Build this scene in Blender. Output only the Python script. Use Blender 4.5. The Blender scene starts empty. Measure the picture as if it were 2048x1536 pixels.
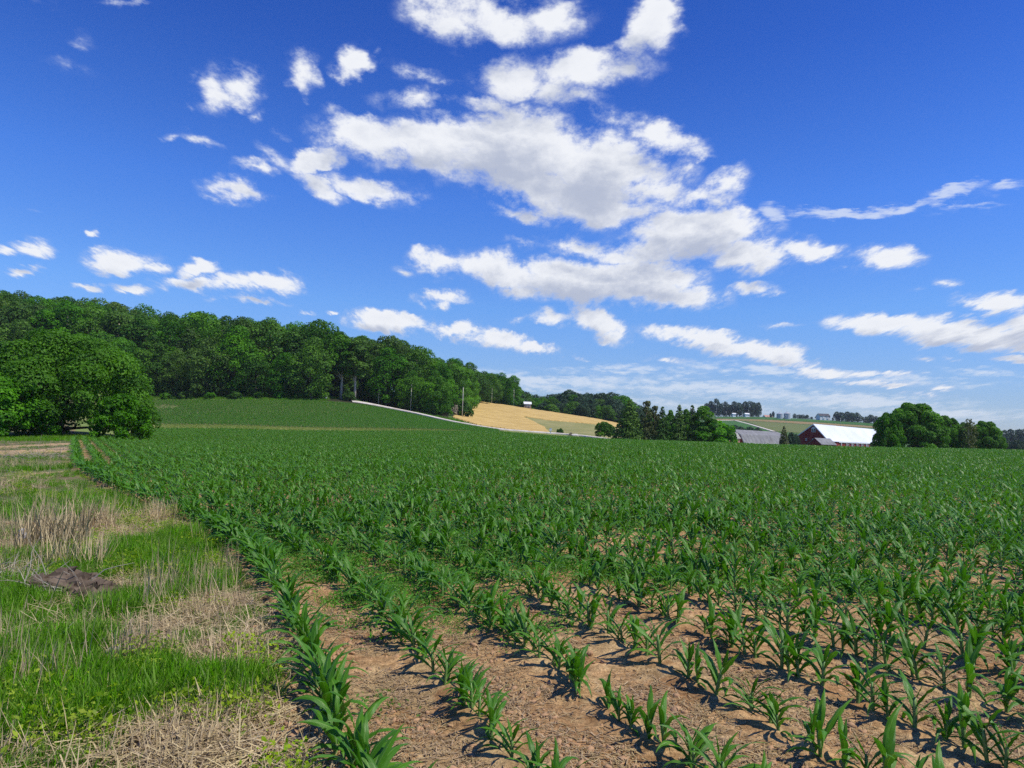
import bpy, math, random
import numpy as np
from mathutils import Matrix, Vector

R = math.radians
S = bpy.context.scene
COL = S.collection
FPX = 1424.0
EYE = 1.7
PITCH, ROLL = 4.02, 2.0

# ------------------------------------------------------------------ camera
cam_d = bpy.data.cameras.new("camera")
cam = bpy.data.objects.new("camera", cam_d)
COL.objects.link(cam)
cam_d.sensor_width = 36.0
cam_d.lens = FPX / 2048.0 * 36.0
cam_d.clip_start = 0.05
cam_d.clip_end = 20000
CAMM = Matrix.Translation((0, 0, EYE)) @ Matrix.Rotation(R(90 + PITCH), 4, 'X') @ Matrix.Rotation(R(ROLL), 4, 'Z')
cam.matrix_world = CAMM
S.camera = cam
CR = np.array(CAMM.to_3x3())

def ray(px, py):
    d = np.array([(px - 1024) / FPX, (768 - py) / FPX, -1.0])
    return CR @ d

# ------------------------------------------------------------------ light
SUN_EL, SUN_AZ = 58.0, 110.0
sd = bpy.data.lights.new("sun", 'SUN')
sd.energy = 4.6
sd.angle = R(0.53)
sd.color = (1.0, 0.95, 0.85)
sun = bpy.data.objects.new("sun", sd)
COL.objects.link(sun)
sdir = Vector((math.sin(R(SUN_AZ)) * math.cos(R(SUN_EL)), math.cos(R(SUN_AZ)) * math.cos(R(SUN_EL)), math.sin(R(SUN_EL))))
sun.rotation_euler = sdir.to_track_quat('Z', 'Y').to_euler()
sun.location = (20, 0, 60)

S.view_settings.view_transform = 'Standard'
S.view_settings.look = 'None'
S.view_settings.exposure = 0.0
S.view_settings.gamma = 1.0
S.cycles.max_bounces = 6
S.cycles.diffuse_bounces = 3
S.cycles.glossy_bounces = 2
S.cycles.transmission_bounces = 3
S.cycles.transparent_max_bounces = 6
S.cycles.volume_bounces = 0
S.cycles.use_adaptive_sampling = True
S.cycles.adaptive_threshold = 0.02
S.cycles.use_denoising = False

# ------------------------------------------------------------------ node helper
class N:
    def __init__(s, tree):
        s.t = tree
    def node(s, kind, ins=None, **props):
        n = s.t.nodes.new(kind)
        for k, v in props.items():
            setattr(n, k, v)
        for k, v in (ins or {}).items():
            s.put(n.inputs[k], v)
        return n
    def put(s, sock, v):
        if isinstance(v, bpy.types.NodeSocket):
            s.t.links.new(v, sock)
        else:
            if hasattr(sock.default_value, '__len__') and not hasattr(v, '__len__'):
                v = [v] * len(sock.default_value)
            if hasattr(sock.default_value, '__len__') and len(sock.default_value) == 4 and len(v) == 3:
                v = (*v, 1)
            sock.default_value = v
    def m(s, op, a, b=None, c=None, clamp=False):
        n = s.node('ShaderNodeMath', operation=op)
        n.use_clamp = clamp
        s.put(n.inputs[0], a)
        if b is not None: s.put(n.inputs[1], b)
        if c is not None: s.put(n.inputs[2], c)
        return n.outputs[0]
    def v(s, op, a, b=None):
        n = s.node('ShaderNodeVectorMath', operation=op)
        s.put(n.inputs[0], a)
        if b is not None:
            s.put(n.inputs['Scale'] if op == 'SCALE' else n.inputs[1], b)
        return n.outputs['Value'] if op in ('LENGTH', 'DOT_PRODUCT') else n.outputs[0]
    def smooth(s, x, a, b, lo=0.0, hi=1.0):
        n = s.node('ShaderNodeMapRange', interpolation_type='SMOOTHSTEP')
        s.put(n.inputs[0], x); s.put(n.inputs[1], a); s.put(n.inputs[2], b)
        s.put(n.inputs[3], lo); s.put(n.inputs[4], hi)
        return n.outputs[0]
    def mix(s, f, a, b, blend='MIX'):
        n = s.node('ShaderNodeMix', data_type='RGBA', blend_type=blend)
        s.put(n.inputs[0], f); s.put(n.inputs[6], a); s.put(n.inputs[7], b)
        return n.outputs[2]
    def noise(s, vec, scale, detail=4, rough=0.55, dist=0.0, dims='3D', col=False):
        n = s.node('ShaderNodeTexNoise', noise_dimensions=dims)
        if vec is not None: s.put(n.inputs['Vector'], vec)
        n.inputs['Scale'].default_value = scale
        n.inputs['Detail'].default_value = detail
        n.inputs['Roughness'].default_value = rough
        n.inputs['Distortion'].default_value = dist
        return n.outputs[1 if col else 0]

# ------------------------------------------------------------------ world: sky and clouds
CLOUDS = [  # px, py, rx, ry, tilt(deg, clockwise), strength
 (985,28,190,62,5,1.2),(1090,20,100,60,0,.9),(900,35,100,40,12,1.0),(1315,45,62,62,-25,1.1),(1280,85,40,30,-40,.7),
 (1020,150,110,62,30,1.0),(1180,145,150,55,-8,1.05),(1260,140,60,40,0,.8),(1100,190,90,45,20,.75),
 (850,197,100,26,5,.62),(950,212,90,30,8,.72),(1170,215,70,26,0,.6),
 (840,140,75,22,22,.5),(880,160,40,18,-10,.5),
 (490,165,62,44,12,.85),(435,170,46,48,40,.7),(388,152,22,16,0,.4),(370,192,26,16,20,.45),(523,217,26,12,-6,.45),
 (622,142,34,56,-28,.85),(712,118,42,40,5,.98),(752,98,30,22,30,.55),
 (470,378,78,32,16,1.05),(515,324,56,24,10,.8),(400,262,62,16,22,.4),
 (650,300,75,30,-12,.95),(740,265,110,48,10,1.05),(870,275,170,50,2,1.2),(1010,300,290,72,4,1.4),(1010,330,160,70,0,1.3),(1200,330,190,72,8,1.3),
 (1090,380,240,55,10,1.2),(1330,275,95,34,12,.9),(1290,380,120,50,12,.95),(1450,375,62,34,-25,.85),(1190,410,200,34,6,1.0),
 (640,365,62,26,38,.7),(740,375,100,30,22,.72),(820,400,60,24,25,.62),(1030,430,110,20,8,.7),(1400,400,90,30,-5,.8),(1230,245,90,24,8,.6),
 (1400,470,165,52,-3,1.35),(1480,500,110,44,3,1.2),(1290,500,90,40,5,1.0),(1165,487,72,28,2,.95),(1240,510,60,26,10,.8),(1625,492,72,24,8,.9),(1770,520,86,26,2,1.0),(1050,485,52,12,0,.5),
 (870,530,66,32,12,1.05),(1010,545,120,40,6,1.2),(1180,565,230,48,4,1.35),(1330,585,130,30,3,1.15),(1300,545,120,34,0,1.0),(1040,588,70,20,8,.8),(800,545,34,14,10,.5),
 (1505,572,62,17,2,.95),(1903,568,34,15,0,.8),(1840,585,26,8,0,.35),
 (880,603,66,18,4,1.1),(770,642,88,22,5,1.25),(915,660,92,16,10,1.1),(1000,675,66,18,10,.95),(1070,695,56,13,5,.95),(1145,712,40,6,5,.5),
 (1110,640,70,16,4,.85),(1200,650,66,28,20,1.1),(1040,640,40,10,0,.5),
 (1400,675,126,22,8,1.05),(1500,700,110,22,6,1.1),(1580,718,70,18,4,1.15),(1640,742,90,14,6,.8),(1720,745,50,10,0,.7),(1800,748,52,9,2,.75),(1780,770,70,9,3,.8),(1860,795,70,7,3,.6),(1690,768,60,7,2,.5),(1880,783,50,8,8,.6),(560,300,60,22,30,.45),(340,250,30,12,10,.4),(575,250,26,10,25,.35),(1690,540,30,10,5,.45),(960,240,60,18,0,.7),(1560,650,50,9,4,.4),(1330,720,80,9,3,.4),
 (1985,612,84,24,2,1.15),(1790,655,150,24,2,1.2),(1930,672,190,30,4,1.35),(2080,655,90,30,-5,1.1),(2030,722,56,12,3,.7),(1850,718,26,9,10,.5),(1905,720,20,7,0,.5),
 (245,520,80,30,3,1.3),(300,535,50,16,8,1.0),(60,502,56,22,6,.9),(5,510,34,14,0,.8),(35,550,50,12,2,1.0),(188,461,20,11,10,.8),(45,420,40,8,10,.3),
 (405,545,46,20,5,1.1),(400,572,100,14,3,1.1),(530,570,92,24,2,1.25),(470,575,100,20,2,1.1),(180,578,40,9,3,.9),(258,580,50,12,4,1.0),(500,606,90,8,3,.6),(610,625,18,6,0,.7),(665,623,16,6,0,.7),
 (155,82,34,18,10,.34),(135,135,60,16,12,.34),(250,5,60,10,0,.38),(85,8,44,18,15,.38),
]
STREAKS = [(1680,432,110,16,-7,.62),(1800,415,130,17,-8,.75),(1900,398,90,15,-14,.68),(1560,435,36,24,50,.55),(2010,385,70,14,-18,.35),(1940,425,120,9,-3,.35),
 (1100,760,260,18,3,.55),(1420,775,300,20,2,.58),(1250,740,200,12,2,.45),(1700,800,300,20,3,.60),(1900,830,240,18,2,.5),(1430,815,160,14,3,.55),(1560,740,240,14,3,.55),(1080,775,120,14,5,.6),(1800,760,260,14,3,.5),(1990,745,120,12,2,.45),(1250,800,200,12,2,.4)]

w = bpy.data.worlds.new("World")
S.world = w
w.use_nodes = True
wt = w.node_tree
wt.nodes.clear()
n = N(wt)

def cloud_group(gname, blobs, warp, amp, nscale, stretch):
    g = bpy.data.node_groups.new(gname, 'ShaderNodeTree')
    g.interface.new_socket('P', in_out='INPUT', socket_type='NodeSocketVector')
    g.interface.new_socket('D', in_out='OUTPUT', socket_type='NodeSocketFloat')
    k = N(g)
    P = k.node('NodeGroupInput').outputs[0]
    sep = k.node('ShaderNodeSeparateXYZ', {0: P})
    u, v = sep.outputs[0], sep.outputs[1]
    den = k.m('ADD', k.m('MAXIMUM', v, 0.0), 0.16)
    qx = k.m('DIVIDE', u, den)
    qy = k.m('MULTIPLY', k.m('LOGARITHM', den, 2.718), stretch)
    q = k.node('ShaderNodeCombineXYZ', {0: qx, 1: qy, 2: 0.37}).outputs[0]
    nb = k.noise(q, nscale * .45, 3, .5, col=True)
    off = k.v('SCALE', k.v('SUBTRACT', nb, (0.5, 0.5, 0.5)), k.m('MULTIPLY', den, warp))
    nf = k.noise(q, nscale * 2.6, 4, .6, col=True)
    off2 = k.v('SCALE', k.v('SUBTRACT', nf, (0.5, 0.5, 0.5)), k.m('MULTIPLY', den, warp * .55))
    PW = k.v('ADD', k.v('ADD', P, off), off2)
    cur = None
    for (px, py, rx, ry, tilt, st) in blobs:
        d = ray(px, py)
        c = (d[0] / d[1], d[2] / d[1], 0)
        mp = k.node('ShaderNodeMapping', {0: PW}, vector_type='TEXTURE')
        mp.inputs[1].default_value = c
        mp.inputs[2].default_value = (0, 0, R(ROLL - tilt))
        mp.inputs[3].default_value = (rx * 1.24 / FPX, ry * 1.31 / FPX, 1)
        gr = k.node('ShaderNodeTexGradient', {0: mp.outputs[0]}, gradient_type='SPHERICAL')
        val = k.m('MULTIPLY', gr.outputs[1], st)
        cur = val if cur is None else k.m('SMOOTH_MAX', cur, val, .05)
    fb = k.noise(q, nscale, 10, .67, 0.1)
    amt = k.m('MULTIPLY', k.m('SUBTRACT', fb, 0.5), amp)
    cur = k.m('SUBTRACT', cur, .035)
    dd = k.m('ADD', cur, k.m('MULTIPLY', amt, k.smooth(cur, 0.0, 0.28)))
    out = k.node('NodeGroupOutput')
    k.put(out.inputs[0], dd)
    return g

tc = n.node('ShaderNodeTexCoord').outputs['Generated']
sp = n.node('ShaderNodeSeparateXYZ', {0: tc})
ysafe = n.m('MAXIMUM', sp.outputs[1], 0.02)
uu, vv = n.m('DIVIDE', sp.outputs[0], ysafe), n.m('DIVIDE', sp.outputs[2], ysafe)
P0 = n.node('ShaderNodeCombineXYZ', {0: uu, 1: vv, 2: 0.0}).outputs[0]
G1 = cloud_group('cumulus', CLOUDS, .13, 2.5, 6.2, 1.25)
G2 = cloud_group('cirrus', STREAKS, .12, 1.6, 7.0, 3.2)
def use(g, vec):
    x = wt.nodes.new('ShaderNodeGroup'); x.node_tree = g
    wt.links.new(vec, x.inputs[0]); return x.outputs[0]
D = use(G1, P0)
shift = n.node('ShaderNodeCombineXYZ', {0: n.m('MULTIPLY', n.m('ADD', vv, .15), .035), 1: n.m('MULTIPLY', n.m('ADD', vv, .12), .085), 2: 0.0}).outputs[0]
D2 = use(G1, n.v('ADD', P0, shift))
DC = use(G2, P0)
front = n.smooth(sp.outputs[1], 0.05, 0.3)
alpha = n.m('MULTIPLY', n.smooth(D, 0.0, 0.72), .98)
alpha = n.m('MULTIPLY', alpha, front)
ca = n.m('MULTIPLY', n.m('MULTIPLY', n.smooth(DC, 0.03, 0.55), .66), front)
shade = n.smooth(n.m('ADD', n.m('MULTIPLY', D2, .8), n.m('MULTIPLY', D, .25)), 0.12, 1.2)
thin = n.smooth(D, 0.15, 0.6)
ccol = n.mix(shade, (0.91, 0.93, 0.97), (0.48, 0.53, 0.66))
ccol = n.mix(thin, (0.55, 0.64, 0.86), ccol)
sky = n.node('ShaderNodeTexSky', sky_type='NISHITA')
sky.sun_disc = False
sky.sun_elevation = R(SUN_EL)
sky.sun_rotation = R(SUN_AZ)
sky.altitude = 200
sky.air_density = 1.0
sky.dust_density = 0.35
sky.ozone_density = 3.0
skc = n.v('SCALE', sky.outputs[0], 0.105)
# the photograph's deep saturated blue: a graded sky, by height above the horizon
grad = n.node('ShaderNodeValToRGB')
n.put(grad.inputs[0], n.m('DIVIDE', n.m('MAXIMUM', sp.outputs[2], 0.0), 0.62))
cr = grad.color_ramp
stops = [(0.0, (.56, .62, .84)), (0.10, (.52, .63, .90)), (0.28, (.46, .72, 1.12)), (0.5, (.33, .64, 1.26)), (0.78, (.18, .43, 1.08)), (1.0, (.13, .35, .96))]
cr.elements[0].position, cr.elements[0].color = stops[0][0], (*stops[0][1], 1)
cr.elements[1].position, cr.elements[1].color = stops[-1][0], (*stops[-1][1], 1)
for p_, c_ in stops[1:-1]:
    e = cr.elements.new(p_); e.color = (*c_, 1)
skc = n.mix(1.0, skc, grad.outputs[0], 'MULTIPLY')
skc = n.v('SCALE', skc, 1.36)
col = n.mix(ca, skc, (0.80, 0.86, 0.95))
col = n.mix(alpha, col, ccol)
bg = n.node('ShaderNodeBackground', {0: col, 1: 1.0})
wo = n.node('ShaderNodeOutputWorld', {0: bg.outputs[0]})
w.cycles.sampling_method = 'MANUAL'
w.cycles.sample_map_resolution = 512

# ------------------------------------------------------------------ object helpers
def tag(o, label=None, cat=None, group=None, kind=None):
    if label: o['label'] = label
    if cat: o['category'] = cat
    if group: o['group'] = group
    if kind: o['kind'] = kind
    return o
def empty(name, loc=(0, 0, 0), rz=0.0, sc=1.0):
    o = bpy.data.objects.new(name, None)
    COL.objects.link(o)
    o.location = loc
    o.rotation_euler = (0, 0, rz)
    o.scale = (sc, sc, sc) if not hasattr(sc, '__len__') else sc
    o.empty_display_size = 0.2
    return o
def mesh_of(name, V, F, mats, smooth=False, tint=None, uv=None, midx=None):
    """V (n,3); F list of arrays of equal-length faces, or one array; tint per vertex; uv per vertex"""
    me = bpy.data.meshes.new(name)
    if isinstance(F, np.ndarray): F = [F]
    F = [f for f in F if len(f)]
    V = np.asarray(V, dtype=np.float32)
    me.vertices.add(len(V)); me.vertices.foreach_set('co', V.ravel())
    if F:
        loops = np.concatenate([f.ravel() for f in F]).astype(np.int32)
        cnt = np.concatenate([np.full(len(f), f.shape[1]) for f in F])
        st = np.concatenate([[0], np.cumsum(cnt)[:-1]]).astype(np.int32)
        me.loops.add(len(loops)); me.loops.foreach_set('vertex_index', loops)
        me.polygons.add(len(cnt)); me.polygons.foreach_set('loop_start', st)
        if midx is not None: me.polygons.foreach_set('material_index', np.asarray(midx, dtype=np.int32))
        me.polygons.foreach_set('use_smooth', np.full(len(cnt), bool(smooth)))
    if tint is not None:
        a = me.attributes.new('tint', 'FLOAT', 'POINT'); a.data.foreach_set('value', np.asarray(tint, dtype=np.float32))
    if uv is not None:
        a = me.attributes.new('leafuv', 'FLOAT_VECTOR', 'POINT')
        a.data.foreach_set('vector', np.c_[uv, np.zeros(len(uv))].astype(np.float32).ravel())
    me.update(calc_edges=True)
    for m_ in (mats if isinstance(mats, (list, tuple)) else [mats]): me.materials.append(m_)
    return me
def link(name, me, parent=None, loc=None, rot=None):
    o = bpy.data.objects.new(name, me)
    COL.objects.link(o)
    if parent is not None: o.parent = parent
    if loc is not None: o.location = loc
    if rot is not None: o.rotation_euler = rot
    return o
class MB:
    """collects boxes, tubes and polygons for ONE mesh object"""
    def __init__(s): s.V = []; s.F = {}; s.n = 0
    def add(s, V, F):
        V = np.asarray(V, float)
        for f in F: s.F.setdefault(len(f), []).append([i + s.n for i in f])
        s.V.append(V); s.n += len(V)
    def box(s, x0, x1, y0, y1, z0, z1):
        s.add([(x0,y0,z0),(x1,y0,z0),(x1,y1,z0),(x0,y1,z0),(x0,y0,z1),(x1,y0,z1),(x1,y1,z1),(x0,y1,z1)],
              [(3,2,1,0),(4,5,6,7),(0,1,5,4),(1,2,6,5),(2,3,7,6),(3,0,4,7)])
    def slab(s, pts, t):
        """quad pts thickened by t along its normal"""
        p = np.array(pts, float); nn = np.cross(p[1]-p[0], p[2]-p[0]); nn /= np.linalg.norm(nn)
        q = p + nn * t; k = len(p)
        F = [tuple(range(k))[::-1], tuple(range(k, 2*k))] + [(i, (i+1) % k, k+(i+1) % k, k+i) for i in range(k)]
        s.add(np.r_[p, q], F)
    def tube(s, pts, rad, k=6, cap=True):
        pts = np.array(pts, float)
        rad = np.full(len(pts), rad) if not hasattr(rad, '__len__') else np.array(rad, float)
        V = []
        for i, p in enumerate(pts):
            d = pts[min(i+1, len(pts)-1)] - pts[max(i-1, 0)]
            d /= np.linalg.norm(d) + 1e-9
            a = np.cross(d, (0.13, 0.97, 0.2)); a /= np.linalg.norm(a); b = np.cross(d, a)
            for j in range(k):
                t = 2*math.pi*j/k
                V.append(p + rad[i]*(a*math.cos(t)+b*math.sin(t)))
        F = [(i*k+j, i*k+(j+1) % k, (i+1)*k+(j+1) % k, (i+1)*k+j) for i in range(len(pts)-1) for j in range(k)]
        if cap: F += [tuple(range(k))[::-1], tuple((len(pts)-1)*k+j for j in range(k))]
        s.add(V, F)
    def poly(s, pts): s.add(pts, [tuple(range(len(pts)))])
    def mesh(s, name, mat, smooth=False):
        return mesh_of(name, np.concatenate(s.V), [np.array(f) for f in s.F.values()], mat, smooth)
    def build(s, name, mat, parent=None, smooth=False):
        return link(name, s.mesh(name, mat, smooth), parent)

# ------------------------------------------------------------------ numpy noise
_rs = np.random.RandomState(7)
_perm = _rs.permutation(4096)
_val = _rs.rand(4096)
def vnoise(x, y, seed=0):
    xi, yi = np.floor(x).astype(int), np.floor(y).astype(int)
    fx, fy = x - xi, y - yi
    fx, fy = fx*fx*(3-2*fx), fy*fy*(3-2*fy)
    def h(a, b): return _val[(_perm[(a + seed*131) & 4095] + b*57 + _perm[(b + 977) & 4095]) & 4095]
    return (h(xi, yi)*(1-fx)+h(xi+1, yi)*fx)*(1-fy)+(h(xi, yi+1)*(1-fx)+h(xi+1, yi+1)*fx)*fy
def fbm(x, y, sc, oc=4, seed=0, g=.5):
    t = 0; a = 1; tot = 0
    for i in range(oc):
        t = t + a*vnoise(x*sc*(2**i)+i*17.3, y*sc*(2**i)-i*9.1, seed+i); tot += a; a *= g
    return t/tot
def sst(x, a, b):
    t = np.clip((x-a)/(b-a), 0, 1); return t*t*(3-2*t)

# ------------------------------------------------------------------ terrain heights
def zray(px, py, Y):
    d = ray(px, py); return EYE + d[2]/d[1]*Y
CREST = {600: 861, 800: 861, 900: 860.5, 1000: 861, 1100: 868.5, 1200: 875, 1350: 880, 1500: 884.5, 1650: 890, 1800: 893, 2048: 897, 2300: 903}
def kn(px, *items):
    out = [(0, 0)]
    for it in items:
        if it[0] == 'y': out.append((it[1], zray(px, it[2], it[1])))              # ground seen at this row
        elif it[0] == 't': out.append((it[1], zray(px, it[2], it[1]) - it[3]))    # tree tops seen at this row
        elif it[0] == 'c': out.append((it[1], zray(px, np.interp(px, sorted(CREST), [CREST[c] for c in sorted(CREST)]), it[1]) - .48))  # crop tops seen at this row
        else: out.append(it)
    return out
COLS = {
 -900: kn(-900, (30, -.1), (75, -.3), (110, 1), (170, 8), (215, 16), (330, 44), (500, 52), (1000, 45), (3000, 30)),
 -300: kn(-300, (30, -.1), (75, -.4), (110, .8), (170, 7), (215, 15), (330, 46), (500, 52), (1000, 45), (3000, 30)),
 0: kn(0, (30, -.1), ('y', 75, 876), (110, 0.8), (160, 6), (215, 13), ('t', 335, 582, 23), (480, 55), (1000, 40), (3000, 30)),
 150: kn(150, (30, -.1), ('y', 75, 872), (120, 1.2), (160, 5), (215, 11.5), ('t', 330, 604, 23), (480, 48), (1000, 38), (3000, 30)),
 300: kn(300, (30, -.2), (70, -.5), ('y', 122, 860), ('y', 160, 832), ('y', 214, 800), ('t', 325, 628, 23), (480, 44), (1000, 34), (3000, 25)),
 450: kn(450, (30, -.2), (70, -.4), ('y', 124, 859), ('y', 165, 829), ('y', 214, 798), ('t', 315, 642, 23), (480, 36), (1000, 30), (3000, 25)),
 600: kn(600, (30, -.2), (70, -.2), ('c', 120), ('y', 131, 858), ('y', 170, 830), ('y', 216, 799), ('t', 310, 660, 22), (480, 28), (1000, 26), (3000, 25)),
 700: kn(700, (30, -.2), (70, 0), ('c', 122), ('y', 132, 858), ('y', 175, 830), ('y', 221, 802), ('t', 312, 678, 21), (480, 24), (1000, 24), (3000, 25)),
 800: kn(800, (30, -.1), (70, .2), ('c', 124), ('y', 134, 858), ('y', 215, 824), ('y', 240, 817), ('t', 318, 697, 19), (480, 22), (1000, 22), (3000, 25)),
 900: kn(900, (30, 0), (70, .5), ('c', 126), ('y', 136, 858), ('y', 212, 842), ('y', 240, 831), ('y', 300, 812), ('t', 335, 722, 17), (480, 20), (1000, 22), (3000, 25)),
 1000: kn(1000, (30, .1), (70, .9), ('c', 128), (160, 1.9), ('y', 208, 859), ('y', 250, 848), ('y', 335, 808), (400, 17), (600, 16), (1000, 22), (3000, 25)),
 1100: kn(1100, (30, .2), (70, 1.0), ('c', 122), (160, 1.2), ('y', 205, 866), ('y', 240, 861), ('y', 345, 823), (420, 14), (600, 20), (1000, 22), (3000, 25)),
 1200: kn(1200, (30, .2), (70, 1.0), ('c', 116), (160, .6), ('y', 205, 873), ('y', 250, 862), ('y', 355, 839), (430, 13), (600, 17), (1000, 24), (3000, 25)),
 1350: kn(1350, (30, .3), (70, 1.1), ('c', 108), (150, .2), (220, -.8), (300, 1), (500, 9), ('y', 900, 836), (1000, 33), (1400, 25), (3000, 25)),
 1500: kn(1500, (30, .3), (70, 1.1), ('c', 100), (145, .0), (220, -1.5), (280, -1), ('y', 500, 865), ('y', 800, 842), ('y', 1000, 831), (1150, 34), (1500, 24), (3000, 25)),
 1650: kn(1650, (30, .3), (70, 1.15), ('c', 95), (140, .1), (200, -1.0), (280, -1.5), ('y', 520, 874), ('y', 800, 852), ('y', 1000, 838), (1150, 32), (1500, 22), (3000, 25)),
 1800: kn(1800, (30, .3), (70, 1.2), ('c', 92), (140, .1), (200, -.5), (280, -1), (500, 3), ('y', 800, 860), ('y', 1000, 848), (1150, 31), (1500, 22), (3000, 25)),
 2048: kn(2048, (30, .35), (70, 1.3), ('c', 90), (140, .5), (200, 0), (280, -1), (500, -2), (800, 4), (1000, 8), (1500, 20), (3000, 30)),
 2300: kn(2300, (30, .35), (70, 1.3), ('c', 90), (140, .6), (200, 0), (280, -1), (500, -2), (800, 4), (1000, 8), (1500, 20), (3000, 30)),
 3000: [(0, 0), (30, .3), (90, 1.5), (200, 1), (500, 0), (1000, 8), (1500, 20), (3000, 30)],
}
_pxs = np.array(sorted(COLS), float)
_az = np.degrees(np.arctan((_pxs-1024)/FPX))
_AZG = np.arange(-60, 60.01, .5)
_LG = np.linspace(math.log(3), math.log(3000), 320)
_tab = np.array([np.interp(np.exp(_LG), [k[0] for k in COLS[int(p)]], [k[1] for k in COLS[int(p)]]) for p in _pxs])
def _gs(a, sg, ax):
    r = int(3*sg)+1; kx = np.exp(-.5*(np.arange(-r, r+1)/sg)**2); kx /= kx.sum()
    pad = [(0, 0), (0, 0)]; pad[ax] = (r, r); b = np.pad(a, pad, mode='edge')
    return np.apply_along_axis(lambda m_: np.convolve(m_, kx, 'valid'), ax, b)
_tab = _gs(_tab, 1.6, 1)
_grid = np.array([np.interp(_AZG, _az, _tab[:, j]) for j in range(_tab.shape[1])]).T
_grid = _gs(_grid, 2.0, 0)
def H(x, y):
    x = np.asarray(x, float); y = np.asarray(y, float)
    a = np.degrees(np.arctan2(x, y)); r = np.hypot(x, y)
    ac = np.clip(a, -59.9, 59.9)
    Y = np.clip(r*np.cos(np.radians(ac)), 3.001, 2999)
    fi = (ac+60)/.5; i = np.clip(fi.astype(int), 0, _grid.shape[0]-2); ti = fi-i
    fj = (np.log(Y)-_LG[0])/(_LG[1]-_LG[0]); j = np.clip(fj.astype(int), 0, _grid.shape[1]-2); tj = fj-j
    z = (_grid[i, j]*(1-tj)+_grid[i, j+1]*tj)*(1-ti)+(_grid[i+1, j]*(1-tj)+_grid[i+1, j+1]*tj)*ti
    return z*(1-sst(np.abs(a), 60, 120)*.9)
def hit(px, py, ymax=2500, y0=2.0, dz=0.0):
    d = ray(px, py); Y = np.geomspace(y0, ymax, 6000)
    x = d[0]/d[1]*Y; z = EYE + d[2]/d[1]*Y
    below = np.nonzero(z < H(x, Y)+dz)[0]
    k = below[0] if len(below) else len(Y)-1
    return float(x[k]), float(Y[k])
def at(px, Y): # plan position at a depth on a bearing
    d = ray(px, 868); return d[0]/d[1]*Y, Y
def Hs(x, y): return float(H(np.array([x]), np.array([y]))[0])
def inpoly(x, y, poly):
    p = np.array(poly); ins = np.zeros(np.shape(x), bool); j = len(p)-1
    for i in range(len(p)):
        c = ((p[i, 1] > y) != (p[j, 1] > y)) & (x < (p[j, 0]-p[i, 0])*(y-p[i, 1])/(p[j, 1]-p[i, 1]+1e-12)+p[i, 0])
        ins ^= c; j = i
    return ins

# first corn row, in plan
_gy = np.array([0, 3.57, 6, 8.4, 10.7, 13.9, 16.4, 19.4, 26.3, 51, 130, 400])
_gx = np.array([.85, -.71, -1.68, -2.74, -4.1, -6.27, -8.4, -10.8, -15.8, -31, -79, -240])
_gY = np.linspace(0, 400, 4001); _gX = np.interp(_gY, _gy, _gx)
_k = np.ones(25)/25; _gX = np.convolve(np.pad(_gX, 12, mode='reflect', reflect_type='odd'), _k, 'valid')
def gx(y): return np.interp(y, _gY, _gX)
ROWSP = .85

# verge patches (centre pixel, half sizes in pixels): where straw, lush grass and bare soil lie
def blob(x, y, cx, cy, rx, ry, amp=1.1, seed=3):
    """1 inside an uneven patch whose outline is given by two points on the ground"""
    X0, Y0 = hit(cx, cy); Xr, _ = hit(cx+rx, cy); _, Yr = hit(cx, cy-ry)
    dx, dy = (x-X0)/max(Xr-X0, .05), (y-Y0)/max(Yr-Y0, .05)
    r = np.hypot(dx, dy)+(fbm(x, y, 1.6, 4, seed+int(cx) % 7)-.5)*amp*1.3
    return 1-sst(r, .75, 1.15)
LUSH = [(210,1005,150,36),(300,1100,60,40),(120,1400,230,70),(60,1330,90,60),(470,1390,100,32),(420,1080,130,70),(330,1190,90,40),(100,940,90,26),(160,1010,130,26),(40,1190,60,60),(230,1130,60,50),(60,1110,60,40)]
STRAW = [(420,1500,230,50),(480,1310,100,35),(300,1200,60,40),(220,1070,60,20),(330,1060,40,30),(450,1210,100,32),(270,1290,60,40),(130,1080,90,50),(330,1030,60,40),(30,1040,50,30),(500,1450,120,60)]
BARE = [(20,905,130,40),(560,1440,80,120),(90,890,60,14),(10,950,60,50)]
def vg(x, y, L):
    m_ = np.zeros(np.shape(x))
    for b in L: m_ = np.maximum(m_, blob(x, y, *b))
    return m_

# ------------------------------------------------------------------ materials
def mat(name, color=(.5, .5, .5), rough=.8, spec=.3, build=None):
    m_ = bpy.data.materials.new(name); m_.use_nodes = True
    t = m_.node_tree; k = N(t)
    b = t.nodes['Principled BSDF']
    b.inputs['Base Color'].default_value = (*color, 1)
    b.inputs['Roughness'].default_value = rough
    b.inputs['Specular IOR Level'].default_value = spec
    if build: build(k, b)
    return m_
def var(k, b, c1, c2, scale, detail=4, bump=0.0, bscale=None, coord='Object'):
    tcx = k.node('ShaderNodeTexCoord').outputs[coord]
    f = k.noise(tcx, scale, detail, .6)
    k.put(b.inputs['Base Color'], k.mix(k.smooth(f, .3, .7), c1, c2))
    if bump:
        bn = k.node('ShaderNodeBump', {'Strength': bump, 'Height': k.noise(tcx, bscale or scale*2, 5, .6)})
        k.put(b.inputs['Normal'], bn.outputs[0])
def vmat(name, c1, c2, scale=3, rough=.8, bump=0.0, spec=.3, bscale=None):
    return mat(name, c1, rough, spec, lambda k, b: var(k, b, c1, c2, scale, 4, bump, bscale))

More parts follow.
